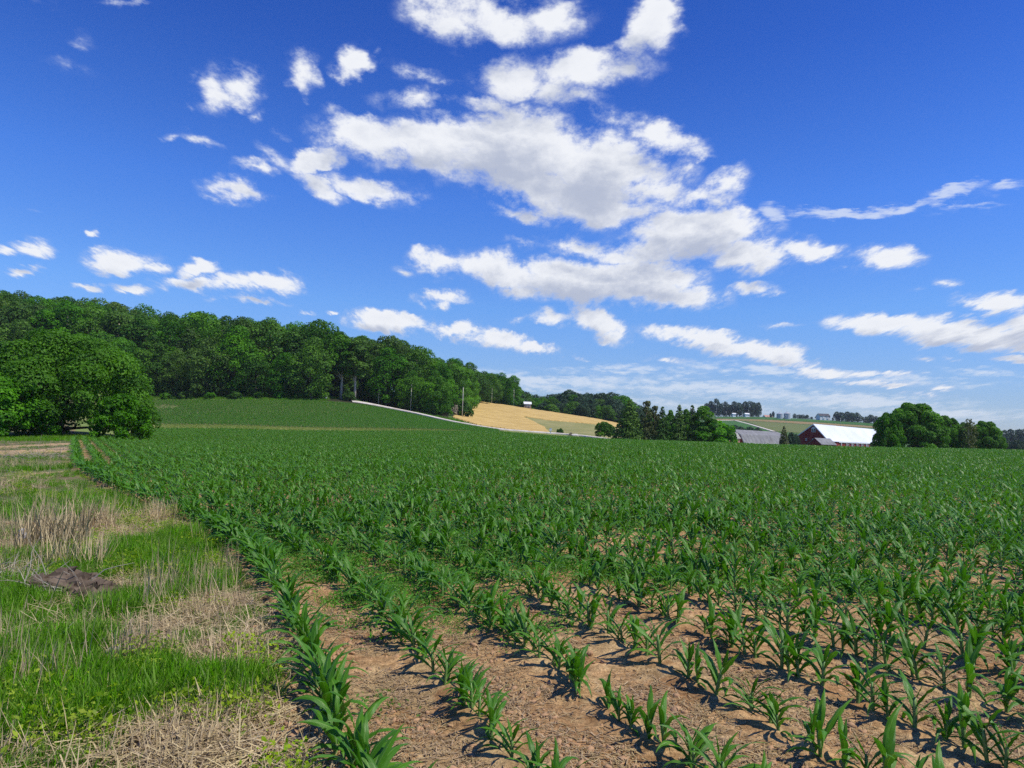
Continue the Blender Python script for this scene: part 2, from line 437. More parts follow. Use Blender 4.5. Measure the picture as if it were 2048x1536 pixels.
def leafmat(name, dark, light, trans=.3, tcol=None, rough=.55, spec=.16, rnd=.5):
    m_ = bpy.data.materials.new(name); m_.use_nodes = True
    t = m_.node_tree; k = N(t); b = t.nodes['Principled BSDF']
    tint = k.node('ShaderNodeAttribute', attribute_name='tint').outputs['Fac']
    oi = k.node('ShaderNodeObjectInfo').outputs['Random']
    c = k.mix(tint, dark, light)
    hv = k.node('ShaderNodeHueSaturation', {'Color': c, 'Hue': k.m('ADD', .5 - .018*rnd, k.m('MULTIPLY', oi, .036*rnd)),
        'Saturation': k.m('ADD', 1.0, k.m('MULTIPLY', k.m('SUBTRACT', oi, .5), .25*rnd)),
        'Value': k.m('ADD', 1-.28*rnd, k.m('MULTIPLY', k.m('FRACT', k.m('MULTIPLY', oi, 7.31)), .6*rnd))}).outputs[0]
    k.put(b.inputs['Base Color'], hv)
    b.inputs['Roughness'].default_value = rough
    b.inputs['Specular IOR Level'].default_value = spec
    tr = k.node('ShaderNodeBsdfTranslucent', {'Color': k.mix(1.0, hv, tcol or (1.5, 1.7, .7), 'MULTIPLY')})
    mx = k.node('ShaderNodeMixShader', {0: trans, 1: b.outputs[0], 2: tr.outputs[0]})
    out = [x for x in t.nodes if x.type == 'OUTPUT_MATERIAL'][0]
    k.put(out.inputs[0], mx.outputs[0])
    return m_

def corn_leaf_mat(name='corn_leaf', yel=.32):
    m_ = bpy.data.materials.new(name); m_.use_nodes = True
    t = m_.node_tree; k = N(t); b = t.nodes['Principled BSDF']
    uv = k.node('ShaderNodeAttribute', attribute_name='leafuv').outputs['Vector']
    s_ = k.node('ShaderNodeSeparateXYZ', {0: uv})
    tint = k.node('ShaderNodeAttribute', attribute_name='tint').outputs['Fac']
    oi = k.node('ShaderNodeObjectInfo').outputs['Random']
    rib = k.m('ABSOLUTE', k.m('SUBTRACT', s_.outputs[0], .5))
    base = k.mix(tint, (.019, .094, .004), (.094, .250, .006))
    base = k.mix(k.smooth(oi, .86, 1.0, 0, yel), base, (.11, .24, .035))
    veins = k.node('ShaderNodeTexWave', {'Vector': uv, 'Scale': 9.0, 'Distortion': .6})
    base = k.mix(k.m('MULTIPLY', veins.outputs['Fac'], .22), base, (.11, .29, .045))
    base = k.mix(k.smooth(rib, 0.0, .07, .6, 0.0), base, (.20, .36, .06))
    base = k.mix(k.smooth(s_.outputs[1], .95, 1.0, 0, .25), base, (.25, .24, .07))
    k.put(b.inputs['Base Color'], base)
    b.inputs['Roughness'].default_value = .38
    b.inputs['Specular IOR Level'].default_value = .26
    bp = k.node('ShaderNodeBump', {'Strength': .15, 'Distance': .01, 'Height': veins.outputs['Fac']})
    k.put(b.inputs['Normal'], bp.outputs[0])
    tr = k.node('ShaderNodeBsdfTranslucent', {'Color': k.mix(1.0, base, (1.5, 1.9, .6), 'MULTIPLY')})
    mx = k.node('ShaderNodeMixShader', {0: .24, 1: b.outputs[0], 2: tr.outputs[0]})
    k.put([x for x in t.nodes if x.type == 'OUTPUT_MATERIAL'][0].inputs[0], mx.outputs[0])
    return m_
M_CORN = corn_leaf_mat()
M_CORNF = corn_leaf_mat('crop_leaf', .06)
M_STALK = vmat('corn_stalk', (.10, .22, .045), (.20, .30, .09), 30, .45)
M_GRASS = leafmat('verge_grass', (.050, .150, .008), (.175, .350, .018), .35, rnd=1.0)
M_DRYG = leafmat('dry_straw', (.34, .25, .13), (.62, .50, .29), .15, (1, .9, .7))
M_BRUSH = leafmat('grey_brush', (.22, .19, .15), (.48, .43, .34), .05, (1, .9, .8), rnd=.2)
M_WEED = leafmat('leafy_weed', (.12, .22, .015), (.34, .44, .03), .35)
M_FUZZ = leafmat('low_weeds', (.045, .17, .016), (.14, .33, .035), .3)
M_BARK = vmat('bark', (.10, .075, .055), (.20, .16, .12), 3, .9, .4, bscale=12)
M_PALEBARK = vmat('pale_bark', (.34, .30, .24), (.55, .50, .42), 3, .85, .3, bscale=12)
M_ROCK = vmat('dark_mud', (.070, .048, .030), (.17, .125, .085), 6, .85, .8, bscale=22)
M_PROCK = vmat('pale_rock', (.42, .40, .36), (.62, .58, .52), 5, .85, .6, bscale=20)

# ------------------------------------------------------------------ the ground, one sheet
FIELD_FAR = 133.0
def field_far(x, y):
    """depth where the corn ends, by bearing"""
    px = 1024+FPX*x/np.maximum(y, .1)
    return np.interp(px, [-400, 150, 262, 300, 600, 960, 1040, 1200, 2400], [40, 62, 74, 121, 123, 128, 150, 150, 140])
def corn_area(x, y): return (x > gx(y)-.3) & (y < field_far(x, y))
def build_ground():
    fa = np.arange(-44, 44.01, .17)
    ba = np.linspace(44, 316, 90)[1:-1]
    ang = np.radians(np.r_[fa, ba])
    rr = [.02, .4, .8, 1.2, 1.6]
    r = 2.0
    while r < 2400:
        rr.append(r)
        r *= 1.0075 if r < 14 else (1.012 if r < 60 else (1.017 if r < 1200 else 1.06))
    rr = np.array(rr); na, nr = len(ang), len(rr)
    A, RR = np.meshgrid(ang, rr)
    x, y = (np.sin(A)*RR).ravel(), (np.cos(A)*RR).ravel()
    z = H(x, y)
    rad = np.hypot(x, y)
    corn = sst(x-gx(y), -.45, .0)*(y > -30)
    near = 1-sst(rad, 18, 45)
    amp = near*(.022*(fbm(x, y, 2.2, 3, 1)-.5)+.030*corn*(fbm(x, y, 9, 4, 5)-.5)**2*4+.016*(fbm(x, y, 26, 3, 9)-.5))
    # low ridge along each corn row
    q = ((x-gx(y))/ROWSP+.5) % 1-.5
    amp += near*corn*.028*np.exp(-(q/.16)**2)
    amp += near*(1-corn)*.10*(fbm(x, y, .7, 3, 21)-.5)
    z = z+amp
    # colours of the bare surface itself
    def C(c): return np.array(c)[None, :]*np.ones((len(x), 1))
    def mx(a, b, t): return a*(1-t[:, None])+b*t[:, None]
    soil = mx(C((.335, .185, .078)), C((.46, .28, .125)), sst(fbm(x, y, 1.7, 4, 30), .3, .7))
    soil = mx(soil, C((.44, .31, .15)), .65*sst(fbm(x, y, 3.5, 4, 33), .48, .62))
    verge = mx(C((.18, .145, .075)), C((.10, .13, .04)), sst(fbm(x, y, .9, 4, 40), .35, .6))
    st = vg(x, y, STRAW); verge = mx(verge, C((.40, .29, .155)), st*.9)
    ba_ = vg(x, y, BARE); verge = mx(verge, C((.46, .32, .165)), ba_)
    ls = vg(x, y, LUSH); verge = mx(verge, C((.055, .11, .03)), ls*.8)
    col = mx(verge, soil, corn)
    # far from the camera: pasture green, then the dark floor of the woods
    px = 1024+FPX*x/np.maximum(y, .1)
    ff = field_far(x, y)
    strip = sst(y-ff, 0, 1.5)*(y > 0)
    col = mx(col, mx(C((.16, .23, .05)), C((.26, .28, .09)), sst(fbm(x, y, .25, 3, 50), .35, .6)), strip*(corn > .5))
    up = sst(y, 131, 134)*(px > 250)*(px < 1010)
    col = mx(col, C((.13, .15, .05)), up)
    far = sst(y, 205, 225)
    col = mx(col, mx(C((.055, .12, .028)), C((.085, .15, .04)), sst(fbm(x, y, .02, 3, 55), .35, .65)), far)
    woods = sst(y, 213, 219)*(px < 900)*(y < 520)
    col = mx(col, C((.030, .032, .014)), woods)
    tan = (px < 270)*sst(y, 60, 66)*(1-sst(y, 76, 84))  # darker olive ground around the foot of the big trees
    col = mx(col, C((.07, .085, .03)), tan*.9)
    V = np.c_[x, y, z]
    i = np.arange(nr-1)[:, None]*na; j = np.arange(na)[None, :]; j2 = (j+1) % na
    F = np.stack([i+j, i+na+j, i+na+j2, i+j2], -1).reshape(-1, 4)
    def bld(k, b):
        at_ = k.node('ShaderNodeAttribute', attribute_name='gcol').outputs['Color']
        tcx = k.node('ShaderNodeTexCoord').outputs['Object']
        f1 = k.noise(tcx, 11, 8, .62)
        f2 = k.noise(tcx, 60, 5, .6)
        f3 = k.noise(tcx, .12, 6, .6)
        c = k.mix(1.0, at_, k.mix(k.smooth(f1, .3, .72), (.62, .58, .55), (1.32, 1.36, 1.42)), 'MULTIPLY')
        c = k.mix(1.0, c, k.mix(k.smooth(f2, .3, .7), (.72, .70, .68), (1.25, 1.27, 1.30)), 'MULTIPLY')
        c = k.mix(1.0, c, k.mix(k.smooth(f3, .3, .7), (.85, .87, .85), (1.13, 1.1, 1.1)), 'MULTIPLY')
        k.put(b.inputs['Base Color'], c)
        h = k.m('ADD', k.m('MULTIPLY', f1, 1.0), k.m('MULTIPLY', f2, .35))
        k.put(b.inputs['Normal'], k.node('ShaderNodeBump', {'Strength': .8, 'Distance': .04, 'Height': h}).outputs[0])
    M = mat('ground_soil', (.3, .2, .1), .95, .15, bld)
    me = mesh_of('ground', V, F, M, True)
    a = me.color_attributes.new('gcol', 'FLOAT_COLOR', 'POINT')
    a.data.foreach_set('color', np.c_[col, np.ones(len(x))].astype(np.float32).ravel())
    return tag(link('ground', me), kind='structure')
build_ground()

# ------------------------------------------------------------------ draped sheets: fields and roads
def drape(name, poly, off, m_, kind='structure', da=.05, ratio=1.006, amp=0.0, ncs=.5, rows=None):
    p = np.array(poly); a = np.degrees(np.arctan2(p[:, 0], p[:, 1])); r = np.hypot(p[:, 0], p[:, 1])
    A = np.radians(np.arange(a.min()-da, a.max()+da*2, da))
    Rr = np.exp(np.arange(math.log(r.min()*.96), math.log(r.max()*1.04), math.log(ratio)))
    AA, RR = np.meshgrid(A, Rr); x, y = np.sin(AA)*RR, np.cos(AA)*RR
    xc, yc = (x[:-1, :-1]+x[1:, 1:])/2, (y[:-1, :-1]+y[1:, 1:])/2
    ins = inpoly(xc, yc, p)
    na = len(A); i, j = np.nonzero(ins)
    F = np.stack([i*na+j, (i+1)*na+j, (i+1)*na+j+1, i*na+j+1], -1)
    # skirt: walls down to the ground round the patch's outline
    V = np.c_[x.ravel(), y.ravel(), (H(x, y)+off+amp*(fbm(x, y, ncs, 4, 60)-.5)).ravel()]
    E = {}
    for f in F:
        for q in range(4):
            e = (int(f[q]), int(f[(q+1) % 4]))
            if (e[1], e[0]) in E: del E[(e[1], e[0])]
            else: E[e] = 1
    e = np.array(list(E))
    if len(e):
        nb = len(V); lowi = np.unique(e); mp = {int(v): nb+q for q, v in enumerate(lowi)}
        lo = V[lowi].copy(); lo[:, 2] = H(lo[:, 0], lo[:, 1])-.3
        V = np.r_[V, lo]
        F = np.r_[F, np.array([[b_, a_, mp[a_], mp[b_]] for a_, b_ in E])]
    used = np.unique(F); rm = np.full(len(V), -1); rm[used] = np.arange(len(used))
    me = mesh_of(name, V[used], rm[F], m_, True)
    return tag(link(name, me), kind=kind)
def road(name, pts, wid, off, m_, step=2.0):
    p = np.array(pts, float); seg = np.r_[0, np.cumsum(np.hypot(*np.diff(p, axis=0).T))]
    s_ = np.arange(0, seg[-1], step); x, y = np.interp(s_, seg, p[:, 0]), np.interp(s_, seg, p[:, 1])
    kk = np.ones(9)/9
    x = np.convolve(np.pad(x, 4, mode='edge'), kk, 'valid'); y = np.convolve(np.pad(y, 4, mode='edge'), kk, 'valid')
    dx, dy = np.gradient(x), np.gradient(y); l = np.hypot(dx, dy); nx, ny = -dy/l, dx/l
    V = []; prof = [(-.5, -.35), (-.5, 0), (-.3, .06), (0, .0), (.3, .06), (.5, 0), (.5, -.35)]
    for t, h in prof:
        q = t*wid*(1+.12*(vnoise(x*.3, y*.3, int(t*10)+20)-.5)) ; X, Y = x+nx*q, y+ny*q
        V.append(np.c_[X, Y, H(X, Y)+off+h])
    V = np.concatenate(V); k = len(x); i = np.arange(k-1)
    F = np.concatenate([np.stack([a*k+i, a*k+i+1, (a+1)*k+i+1, (a+1)*k+i], -1) for a in range(len(prof)-1)])
    return tag(link(name, mesh_of(name, V, F[:, ::-1], m_, True)), kind='structure')

def goldb(k, b):
    tcx = k.node('ShaderNodeTexCoord').outputs['Object']
    mp = k.node('ShaderNodeMapping', {0: tcx}); mp.inputs[2].default_value = (0, 0, R(35)); mp.inputs[3].default_value = (.06, .5, .3)
    f = k.noise(mp.outputs[0], 1.6, 6, .65)
    f2 = k.noise(tcx, 1.1, 5, .6)
    c = k.mix(k.smooth(f, .35, .68), (.36, .235, .065), (.60, .42, .15))
    c = k.mix(k.smooth(f2, .3, .7, 0, .35), c, (.66, .50, .22))
    k.put(b.inputs['Base Color'], c)
    k.put(b.inputs['Normal'], k.node('ShaderNodeBump', {'Strength': .7, 'Distance': .3, 'Height': f2}).outputs[0])
M_GOLD = mat('ripe_grain', (.6, .4, .15), .9, .1, goldb)
M_PASTURE = vmat('pasture', (.20, .21, .075), (.31, .28, .12), .12, .95, .5, .1, 1.5)
M_GRAVEL = vmat('gravel', (.50, .44, .37), (.68, .62, .54), .8, .95, .5, .1, 6)
def fieldb(c1, c2, ang, sc):
    def f_(k, b):
        tcx = k.node('ShaderNodeTexCoord').outputs['Object']
        mp = k.node('ShaderNodeMapping', {0: tcx}); mp.inputs[2].default_value = (0, 0, R(ang)); mp.inputs[3].default_value = (.1, 1.0, .3)
        f = k.noise(mp.outputs[0], sc, 5, .6)
        k.put(b.inputs['Base Color'], k.mix(k.smooth(f, .35, .65), c1, c2))
        k.put(b.inputs['Normal'], k.node('ShaderNodeBump', {'Strength': .6, 'Distance': .3, 'Height': k.noise(tcx, .9, 4)}).outputs[0])
    return f_
M_FARCORN = mat('far_crop', (.05, .12, .03), .95, .1, fieldb((.040, .115, .028), (.065, .155, .036), 40, .3))
M_FARHAY = mat('far_hay', (.1, .15, .05), .95, .1, fieldb((.10, .155, .045), (.17, .17, .065), 60, .25))
M_FARTAN = mat('far_tan', (.1, .15, .05), .95, .1, fieldb((.30, .20, .10), (.22, .19, .08), 60, .25))

def P(*l): return [hit(*q, y0=200) if len(q) == 2 else at(q[0], q[1]) for q in l]
gold = P((905,835),(955,850),(1000,857),(1062,865),(1098,866),(1090,856),(1070,846),(1046,834),(1100,842),(1160,847),(1215,853),(1240,856)) + [at(1250,362), at(1190,362), at(1130,356), at(1080,350), at(1030,345), at(975,340), at(940,330), at(925,300)]
drape('wheat_field', gold, .42, M_GOLD, kind='structure', amp=.35, ncs=.25)
past = P((1098,866),(1090,856),(1070,846),(1046,834),(1100,842),(1160,847),(1215,853),(1245,856)) + [at(1255,300), at(1262,225), at(1205,200), at(1150,199)]
drape('pasture', past, .18, M_PASTURE, amp=.1)
RD = P((688,801.5),(700,803),(740,808),(800,820),(850,831),(900,843),(950,854),(1000,860),(1050,865.5),(1100,869)) + [at(1140,200), at(1190,190), at(1300,182)]
road('gravel_drive', RD, 3.9, .30, M_GRAVEL)
RPX = sorted((1024+FPX*a/b, b) for a, b in RD)
def road_y(px): return np.interp(px, [q[0] for q in RPX], [q[1] for q in RPX])
# far hillside on the right: crop fields, hay strip and lanes
drape('far_field', P((1415,843),(1480,843),(1520,857),(1555,868))+[at(1600,430), at(1520,380), at(1400,380)], .25, M_FARCORN, ratio=1.01)
drape('far_hay_field', P((1490,842.5),(1600,849),(1700,856),(1760,860))+[at(1790,620), at(1600,560), at(1540,560)], .25, M_FARHAY, ratio=1.01)
drape('far_hay_field', P((1430,840.5),(1520,843),(1620,849),(1760,857),(1760,854),(1640,846),(1530,840),(1430,838.5)), .4, M_FARTAN, ratio=1.004)
drape('ridge_field', P((1430,837),(1530,839),(1640,845),(1760,853))+[at(1790,1010), at(1650,1010), at(1500,1010), at(1430,980)], .3, M_FARCORN, ratio=1.01)
road('far_lane', P((1425,841),(1470,841),(1500,849),(1530,858),(1550,864)), 3.2, .3, M_GRAVEL)
road('far_lane', P((1430,838.5),(1480,839.5),(1560,843.5),(1640,848.5),(1760,857)), 6, .6, M_FARTAN)

# ------------------------------------------------------------------ scatter: one object, instances of its own variants
def scatter(name, variants, pts, rot, scl, mats, kind='stuff', label=None):
    V, F, T, U, MI, VID = [], {}, [], [], {}, []
    nb = 0
    for vi, v in enumerate(variants):
        V.append(v['V']); T.append(v['T']); U.append(v['U']); VID.append(np.full(len(v['V']), vi))
        for f, mi in v['F']:
            F.setdefault(f.shape[1], []).append(f+nb); MI.setdefault(f.shape[1], []).append(np.full(len(f), mi))
        nb += len(v['V'])
    n_ = len(pts)
    V.append(pts); T.append(np.zeros(n_)); U.append(np.zeros((n_, 2))); VID.append(np.full(n_, -1))
    ks = list(F)
    me = mesh_of(name, np.concatenate(V), [np.concatenate(F[k]) for k in ks], mats, True, np.concatenate(T), np.concatenate(U),
                 np.concatenate([np.concatenate(MI[k]) for k in ks]))
    N0 = nb+n_
    def att(nm, ty, key, arr):
        a = me.attributes.new(nm, ty, 'POINT'); a.data.foreach_set(key, arr)
    att('vid', 'INT', 'value', np.concatenate(VID).astype(np.int32))
    rv = np.zeros((N0, 3), np.float32); rv[nb:] = rot; att('rot', 'FLOAT_VECTOR', 'vector', rv.ravel())
    sv = np.ones((N0, 3), np.float32); sv[nb:] = scl if np.ndim(scl) == 2 else np.asarray(scl)[:, None]; att('scl', 'FLOAT_VECTOR', 'vector', sv.ravel())
    iv = np.zeros(N0, np.int32); iv[nb:] = np.random.RandomState(len(pts)).randint(0, len(variants), n_); att('idx', 'INT', 'value', iv)
    g = bpy.data.node_groups.new(name, 'GeometryNodeTree')
    g.interface.new_socket('Geometry', in_out='INPUT', socket_type='NodeSocketGeometry')
    g.interface.new_socket('Geometry', in_out='OUTPUT', socket_type='NodeSocketGeometry')
    L = g.links.new
    gi = g.nodes.new('NodeGroupInput'); go = g.nodes.new('NodeGroupOutput')
    def named(nm, ty):
        q = g.nodes.new('GeometryNodeInputNamedAttribute'); q.data_type = ty; q.inputs[0].default_value = nm
        return [o_ for o_ in q.outputs if o_.enabled][0]
    def sep(val):
        c = g.nodes.new('FunctionNodeCompare'); c.data_type = 'INT'; c.operation = 'EQUAL'
        ins = [i_ for i_ in c.inputs if i_.enabled]
        L(named('vid', 'INT'), ins[0]); ins[1].default_value = val
        s_ = g.nodes.new('GeometryNodeSeparateGeometry'); s_.domain = 'POINT'
        L(gi.outputs[0], s_.inputs[0]); L(c.outputs[0], s_.inputs[1]); return s_.outputs[0]
    jn = g.nodes.new('GeometryNodeJoinGeometry')
    for vi in range(len(variants)):
        ti = g.nodes.new('GeometryNodeGeometryToInstance'); L(sep(vi), ti.inputs[0]); L(ti.outputs[0], jn.inputs[0])
    ip = g.nodes.new('GeometryNodeInstanceOnPoints')
    L(sep(-1), ip.inputs['Points']); L(jn.outputs[0], ip.inputs['Instance'])
    ip.inputs['Pick Instance'].default_value = True
    L(named('idx', 'INT'), ip.inputs['Instance Index'])
    er = g.nodes.new('FunctionNodeEulerToRotation'); L(named('rot', 'FLOAT_VECTOR'), er.inputs[0]); L(er.outputs[0], ip.inputs['Rotation'])
    L(named('scl', 'FLOAT_VECTOR'), ip.inputs['Scale'])
    L(ip.outputs[0], go.inputs[0])
    o = link(name, me)
    md = o.modifiers.new('instances', 'NODES'); md.node_group = g
    tag(o, label=label, kind=kind)
    return o

# ------------------------------------------------------------------ corn
def ribbon(path, width, side, nw=3, fold=.25, wave=0.0, rng=None):
    """leaf blade: path (n,3), widths (n), side vectors (n,3) -> V, F, UV"""
    n_ = len(path); V = []; U = []
    tang = np.gradient(path, axis=0); tang /= np.linalg.norm(tang, axis=1)[:, None]+1e-9
    for i in range(n_):
        up = np.cross(side[i], tang[i])
        for j in range(nw):
            t = j/(nw-1)-.5
            wv = wave*math.sin(i*2.1+(3 if t > 0 else 0))*abs(t)*2
            V.append(path[i]+side[i]*t*width[i]+up*((abs(t)*2)*width[i]*fold+wv*width[i]))
            U.append((j/(nw-1), i/(n_-1)))
    i = np.arange(n_-1)[:, None]*nw; j = np.arange(nw-1)[None, :]
    F = np.stack([i+j, i+j+1, i+nw+j+1, i+nw+j], -1).reshape(-1, 4)
    return np.array(V), F, np.array(U)
def corn_parts(seed, segs=9, nw=3, nleaf=8, stalk_k=6):
    """one corn plant, about 1 unit tall: stalk and leaves in plant space"""
    g = np.random.RandomState(seed); parts = []
    plane = g.rand()*math.pi
    hs = .40+g.rand()*.08
    lean = (g.rand(2)-.5)*.12
    zs = np.linspace(-.04, hs, 5)
    sp_ = np.c_[lean[0]*zs*zs*2, lean[1]*zs*zs*2, zs]
    m_ = MB(); m_.tube(sp_, [.026, .024, .025, .026, .014], stalk_k)
    parts.append(('stalk', np.concatenate(m_.V), [np.array(f) for f in m_.F.values()], None))
    for l in range(nleaf):
        f = l/(nleaf-1)
        h = .07+f*(hs-.10)
        az = plane+(l % 2)*math.pi+g.normal()*.35
        L_ = (.30+.42*math.sin(math.pi*min(1, .22+f*.72)))*(.85+.3*g.rand())
        a0 = math.radians(38-26*f+g.rand()*10)
        a1 = math.radians((150-95*f**1.3)+g.normal()*16)
        if f > .9: a1 = math.radians(20+g.rand()*30); L_ *= .85
        t = np.linspace(0, 1, segs); an = a0+(a1-a0)*t**1.5
        tw = g.normal()*.5*t**1.5
        azt = az+g.normal()*.45*t
        d = np.c_[np.sin(an)*np.cos(azt), np.sin(an)*np.sin(azt), np.cos(an)]
        base = np.array([np.interp(h, zs, sp_[:, 0]), np.interp(h, zs, sp_[:, 1]), h])
        path = base+np.r_[[[0, 0, 0]], np.cumsum((d[:-1]+d[1:])/2*L_/(segs-1), axis=0)]
        path[:, 2] = np.maximum(path[:, 2], .015)
        wd = (.060+.062*math.sin(math.pi*min(1, .15+f*.8)))*np.clip((1-t**2.2)*(.45+1.1*np.minimum(t*2.2, 1)-.35*t), .02, 2)*.76
        sx = np.c_[-np.sin(azt), np.cos(azt), np.zeros(segs)]
        upv = np.cross(sx, d)
        side = sx*np.cos(tw)[:, None]+upv*np.sin(tw)[:, None]
        V, F, U = ribbon(path, wd, side, nw, .22*(1-.5*f) if nw > 2 else 0, .10, g)
        parts.append(('leaf', V, [F], U, .15+.7*g.rand()*(1-.3*f)))
    return parts
def merge(parts, mi=(1, 0)):
    V, F, T, U = [], [], [], []; nb = 0
    for p in parts:
        k = len(p[1]); V.append(p[1])
        for f in p[2]: F.append((f+nb, mi[0] if p[0] == 'stalk' else mi[1]))
        U.append(p[3] if p[3] is not None else np.full((k, 2), .3)); T.append(np.full(k, p[4] if len(p) > 4 else .5)); nb += k
    return dict(V=np.concatenate(V), F=F, T=np.concatenate(T), U=np.concatenate(U))

rng = np.random.RandomState(11)
# every plant's place: along each row, about 0.2 m apart
plants = []
for kr in range(0, 330):
    y = 1.6
    ys = np.arange(1.2, 151, .132)+rng.rand()*.13
    ys = ys+rng.normal(0, .03, len(ys))
    xs = gx(ys)+kr*ROWSP+rng.normal(0, .022, len(ys))
    px = 1024+FPX*xs/ys
    ok = (px > -150) & (px < 2330) & (ys < field_far(xs, ys))
    ok &= rng.rand(len(ys)) > .07
    plants.append(np.c_[xs, ys, np.full(len(ys), kr)][ok])
plants = np.concatenate(plants)
X, Y = plants[:, 0], plants[:, 1]
hgt = .46+.18*(fbm(X, Y, .5, 3, 70)-.5)+rng.normal(0, .055, len(X))+.05*sst(Y, 6, 12)
hgt *= 1-.14*sst(X-gx(Y), .3, .7)*(1-sst(Y, 3.8, 7.5))*(1-1.25*sst(X-gx(Y), 2.9, 4.2))  # the weak corner near the camera
hgt = np.where(plants[:, 2] < 1, hgt*1.10, hgt)
hgt = np.clip(hgt*(1+.12*sst(Y, 12, 30)), .2, .75)
zp = H(X, Y)
pxx, pyy = 1024+FPX*X/Y, None
c_, s__ = math.cos(R(ROLL)), math.sin(R(ROLL))
# which plants show in the frame: lower edge sits near 25 degrees below the axis
Minv = np.array(CAMM.inverted())
def project(P3):
    q = np.c_[P3, np.ones(len(P3))] @ Minv.T
    return 1024+FPX*q[:, 0]/-q[:, 2], 768-FPX*q[:, 1]/-q[:, 2]
ax, ay = project(np.c_[X, Y, zp+hgt*.6])
vis = (ax > -10) & (ax < 2058) & (ay < 1550) & (ay > 0)
order = np.argsort(-np.where(vis, hgt/np.hypot(X, Y), 0))[:300]
solo = np.zeros(len(X), bool); solo[order] = True
NVAR = 14
lib = []
for v in range(NVAR):
    ps = corn_parts(100+v, 12, 5, 8, 8)
    lib.append([(p[0], mesh_of(p[0], p[1], p[2], M_STALK if p[0] == 'stalk' else M_CORN, True,
                 np.full(len(p[1]), p[4] if len(p) > 4 else .5), p[3])) for p in ps])
ORD = ['first','second','third','fourth','fifth','sixth','seventh','eighth','ninth','tenth','eleventh','twelfth','thirteenth','fourteenth','fifteenth','sixteenth','seventeenth','eighteenth','nineteenth']
TENS = ['','','twent','thirt','fort','fift','sixt','sevent','eight','ninet']
def ordw(i):
    i += 1
    if i < 20: return ORD[i-1]
    if i < 100: return TENS[i//10]+('ieth' if i % 10 == 0 else 'y-'+ORD[i % 10-1])
    return 'one hundred and '+ordw(i-101)
for kr in np.unique(plants[order, 2]):
    ii = [i for i in order if plants[i, 2] == kr]; ii.sort(key=lambda i: Y[i])
    for q, i in enumerate(ii):
        h = hgt[i]
        size = 'tall' if h > .52 else ('mid-height' if h > .42 else 'short')
        look = rng.choice(['broad-leaved', 'arching'])
        r_ = empty('corn_plant', (X[i], Y[i], zp[i]-.005), rng.rand()*6.283, h)
        r_.rotation_euler[0] = rng.normal()*.07; r_.rotation_euler[1] = rng.normal()*.07
        tag(r_, f"{size} green corn plant, {ordw(q)} from the near end of the {ordw(int(kr))} row from the verge", 'corn plant', 'corn plants in the nearest rows')
        for nm, me in lib[rng.randint(NVAR)]: link(nm, me, r_)
rest = ~solo
dist = np.hypot(X, Y)
def sc(sel, segs, nw, nl, sk, nm, lab, nv):
    V_ = [merge(corn_parts(300+v+segs*20, segs, nw, nl, sk)) for v in range(nv)]
    k = int(sel.sum())
    rot = np.c_[rng.normal(0, .08, k), rng.normal(0, .08, k), rng.rand(k)*6.283]
    scatter(nm, V_, np.c_[X[sel], Y[sel], zp[sel]-.01], rot, hgt[sel], [M_CORN if segs > 6 else M_CORNF, M_STALK], label=lab)
sc(rest & (dist < 16), 8, 3, 8, 5, 'corn_crop', 'the rest of the near corn rows, one leafy green mass', 8)
sc(rest & (dist >= 16) & (dist < 45), 5, 2, 7, 3, 'corn_crop', 'middle part of the corn field, dense glossy green leaves', 8)
sc(rest & (dist >= 45), 4, 2, 6, 3, 'corn_crop', 'far part of the corn field up to its crest', 8)
print('corn', len(X))
# upper field beyond the grass strip
EDGE_T = [(-50, 212), (300, 212), (450, 212), (600, 213), (690, 219), (740, 214), (800, 211), (850, 209.5), (900, 207.5), (950, 203), (1000, 170), (1010, 140)]
gxx = []
for s_ in np.arange(-160, 60, .9):
    ys = np.arange(131, 222, .8); xs = s_+(ys-131)*-.62+np.zeros(len(ys))
    px = 1024+FPX*xs/ys
    top = np.where(px > 640, road_y(px)-7.5, np.interp(px, [e[0] for e in EDGE_T], [e[1] for e in EDGE_T]))
    ok = (px > 150) & (px < 1000) & (ys < top-2) & (ys > 134)
    bare = (np.hypot((px-328)/26, (ys-186)/5) < 1+.5*rng.rand(len(ys))) & (rng.rand(len(ys)) < .7)
    gxx.append(np.c_[xs, ys][ok & ~bare])
gxx = np.concatenate(gxx); k = len(gxx)
gxx = gxx+rng.normal(0, .08, gxx.shape)
cl = []
for v in range(6):
    g = np.random.RandomState(v); ps = []
    for q in range(5):
        for p in corn_parts(900+v*7+q, 3, 2, 6, 3):
            a = g.rand()*6.28; V = p[1]*(.9+.2*g.rand()); rotm = np.array([[math.cos(a), -math.sin(a), 0], [math.sin(a), math.cos(a), 0], [0, 0, 1]])
            V = V @ rotm.T+np.array([(q-2)*.36*-.53+g.normal()*.05, (q-2)*.36*.85+g.normal()*.05, 0]); ps.append((p[0], V, *p[2:]))
    cl.append(merge(ps))
scatter('corn_crop', cl, np.c_[gxx, H(gxx[:, 0], gxx[:, 1])-.02], np.c_[np.zeros(k), np.zeros(k), rng.choice([0, math.pi], k)+rng.normal(0, .1, k)],
        .50+.12*rng.rand(k), [M_CORNF, M_STALK], label='upper corn field rising to the woods beyond the grass strip')

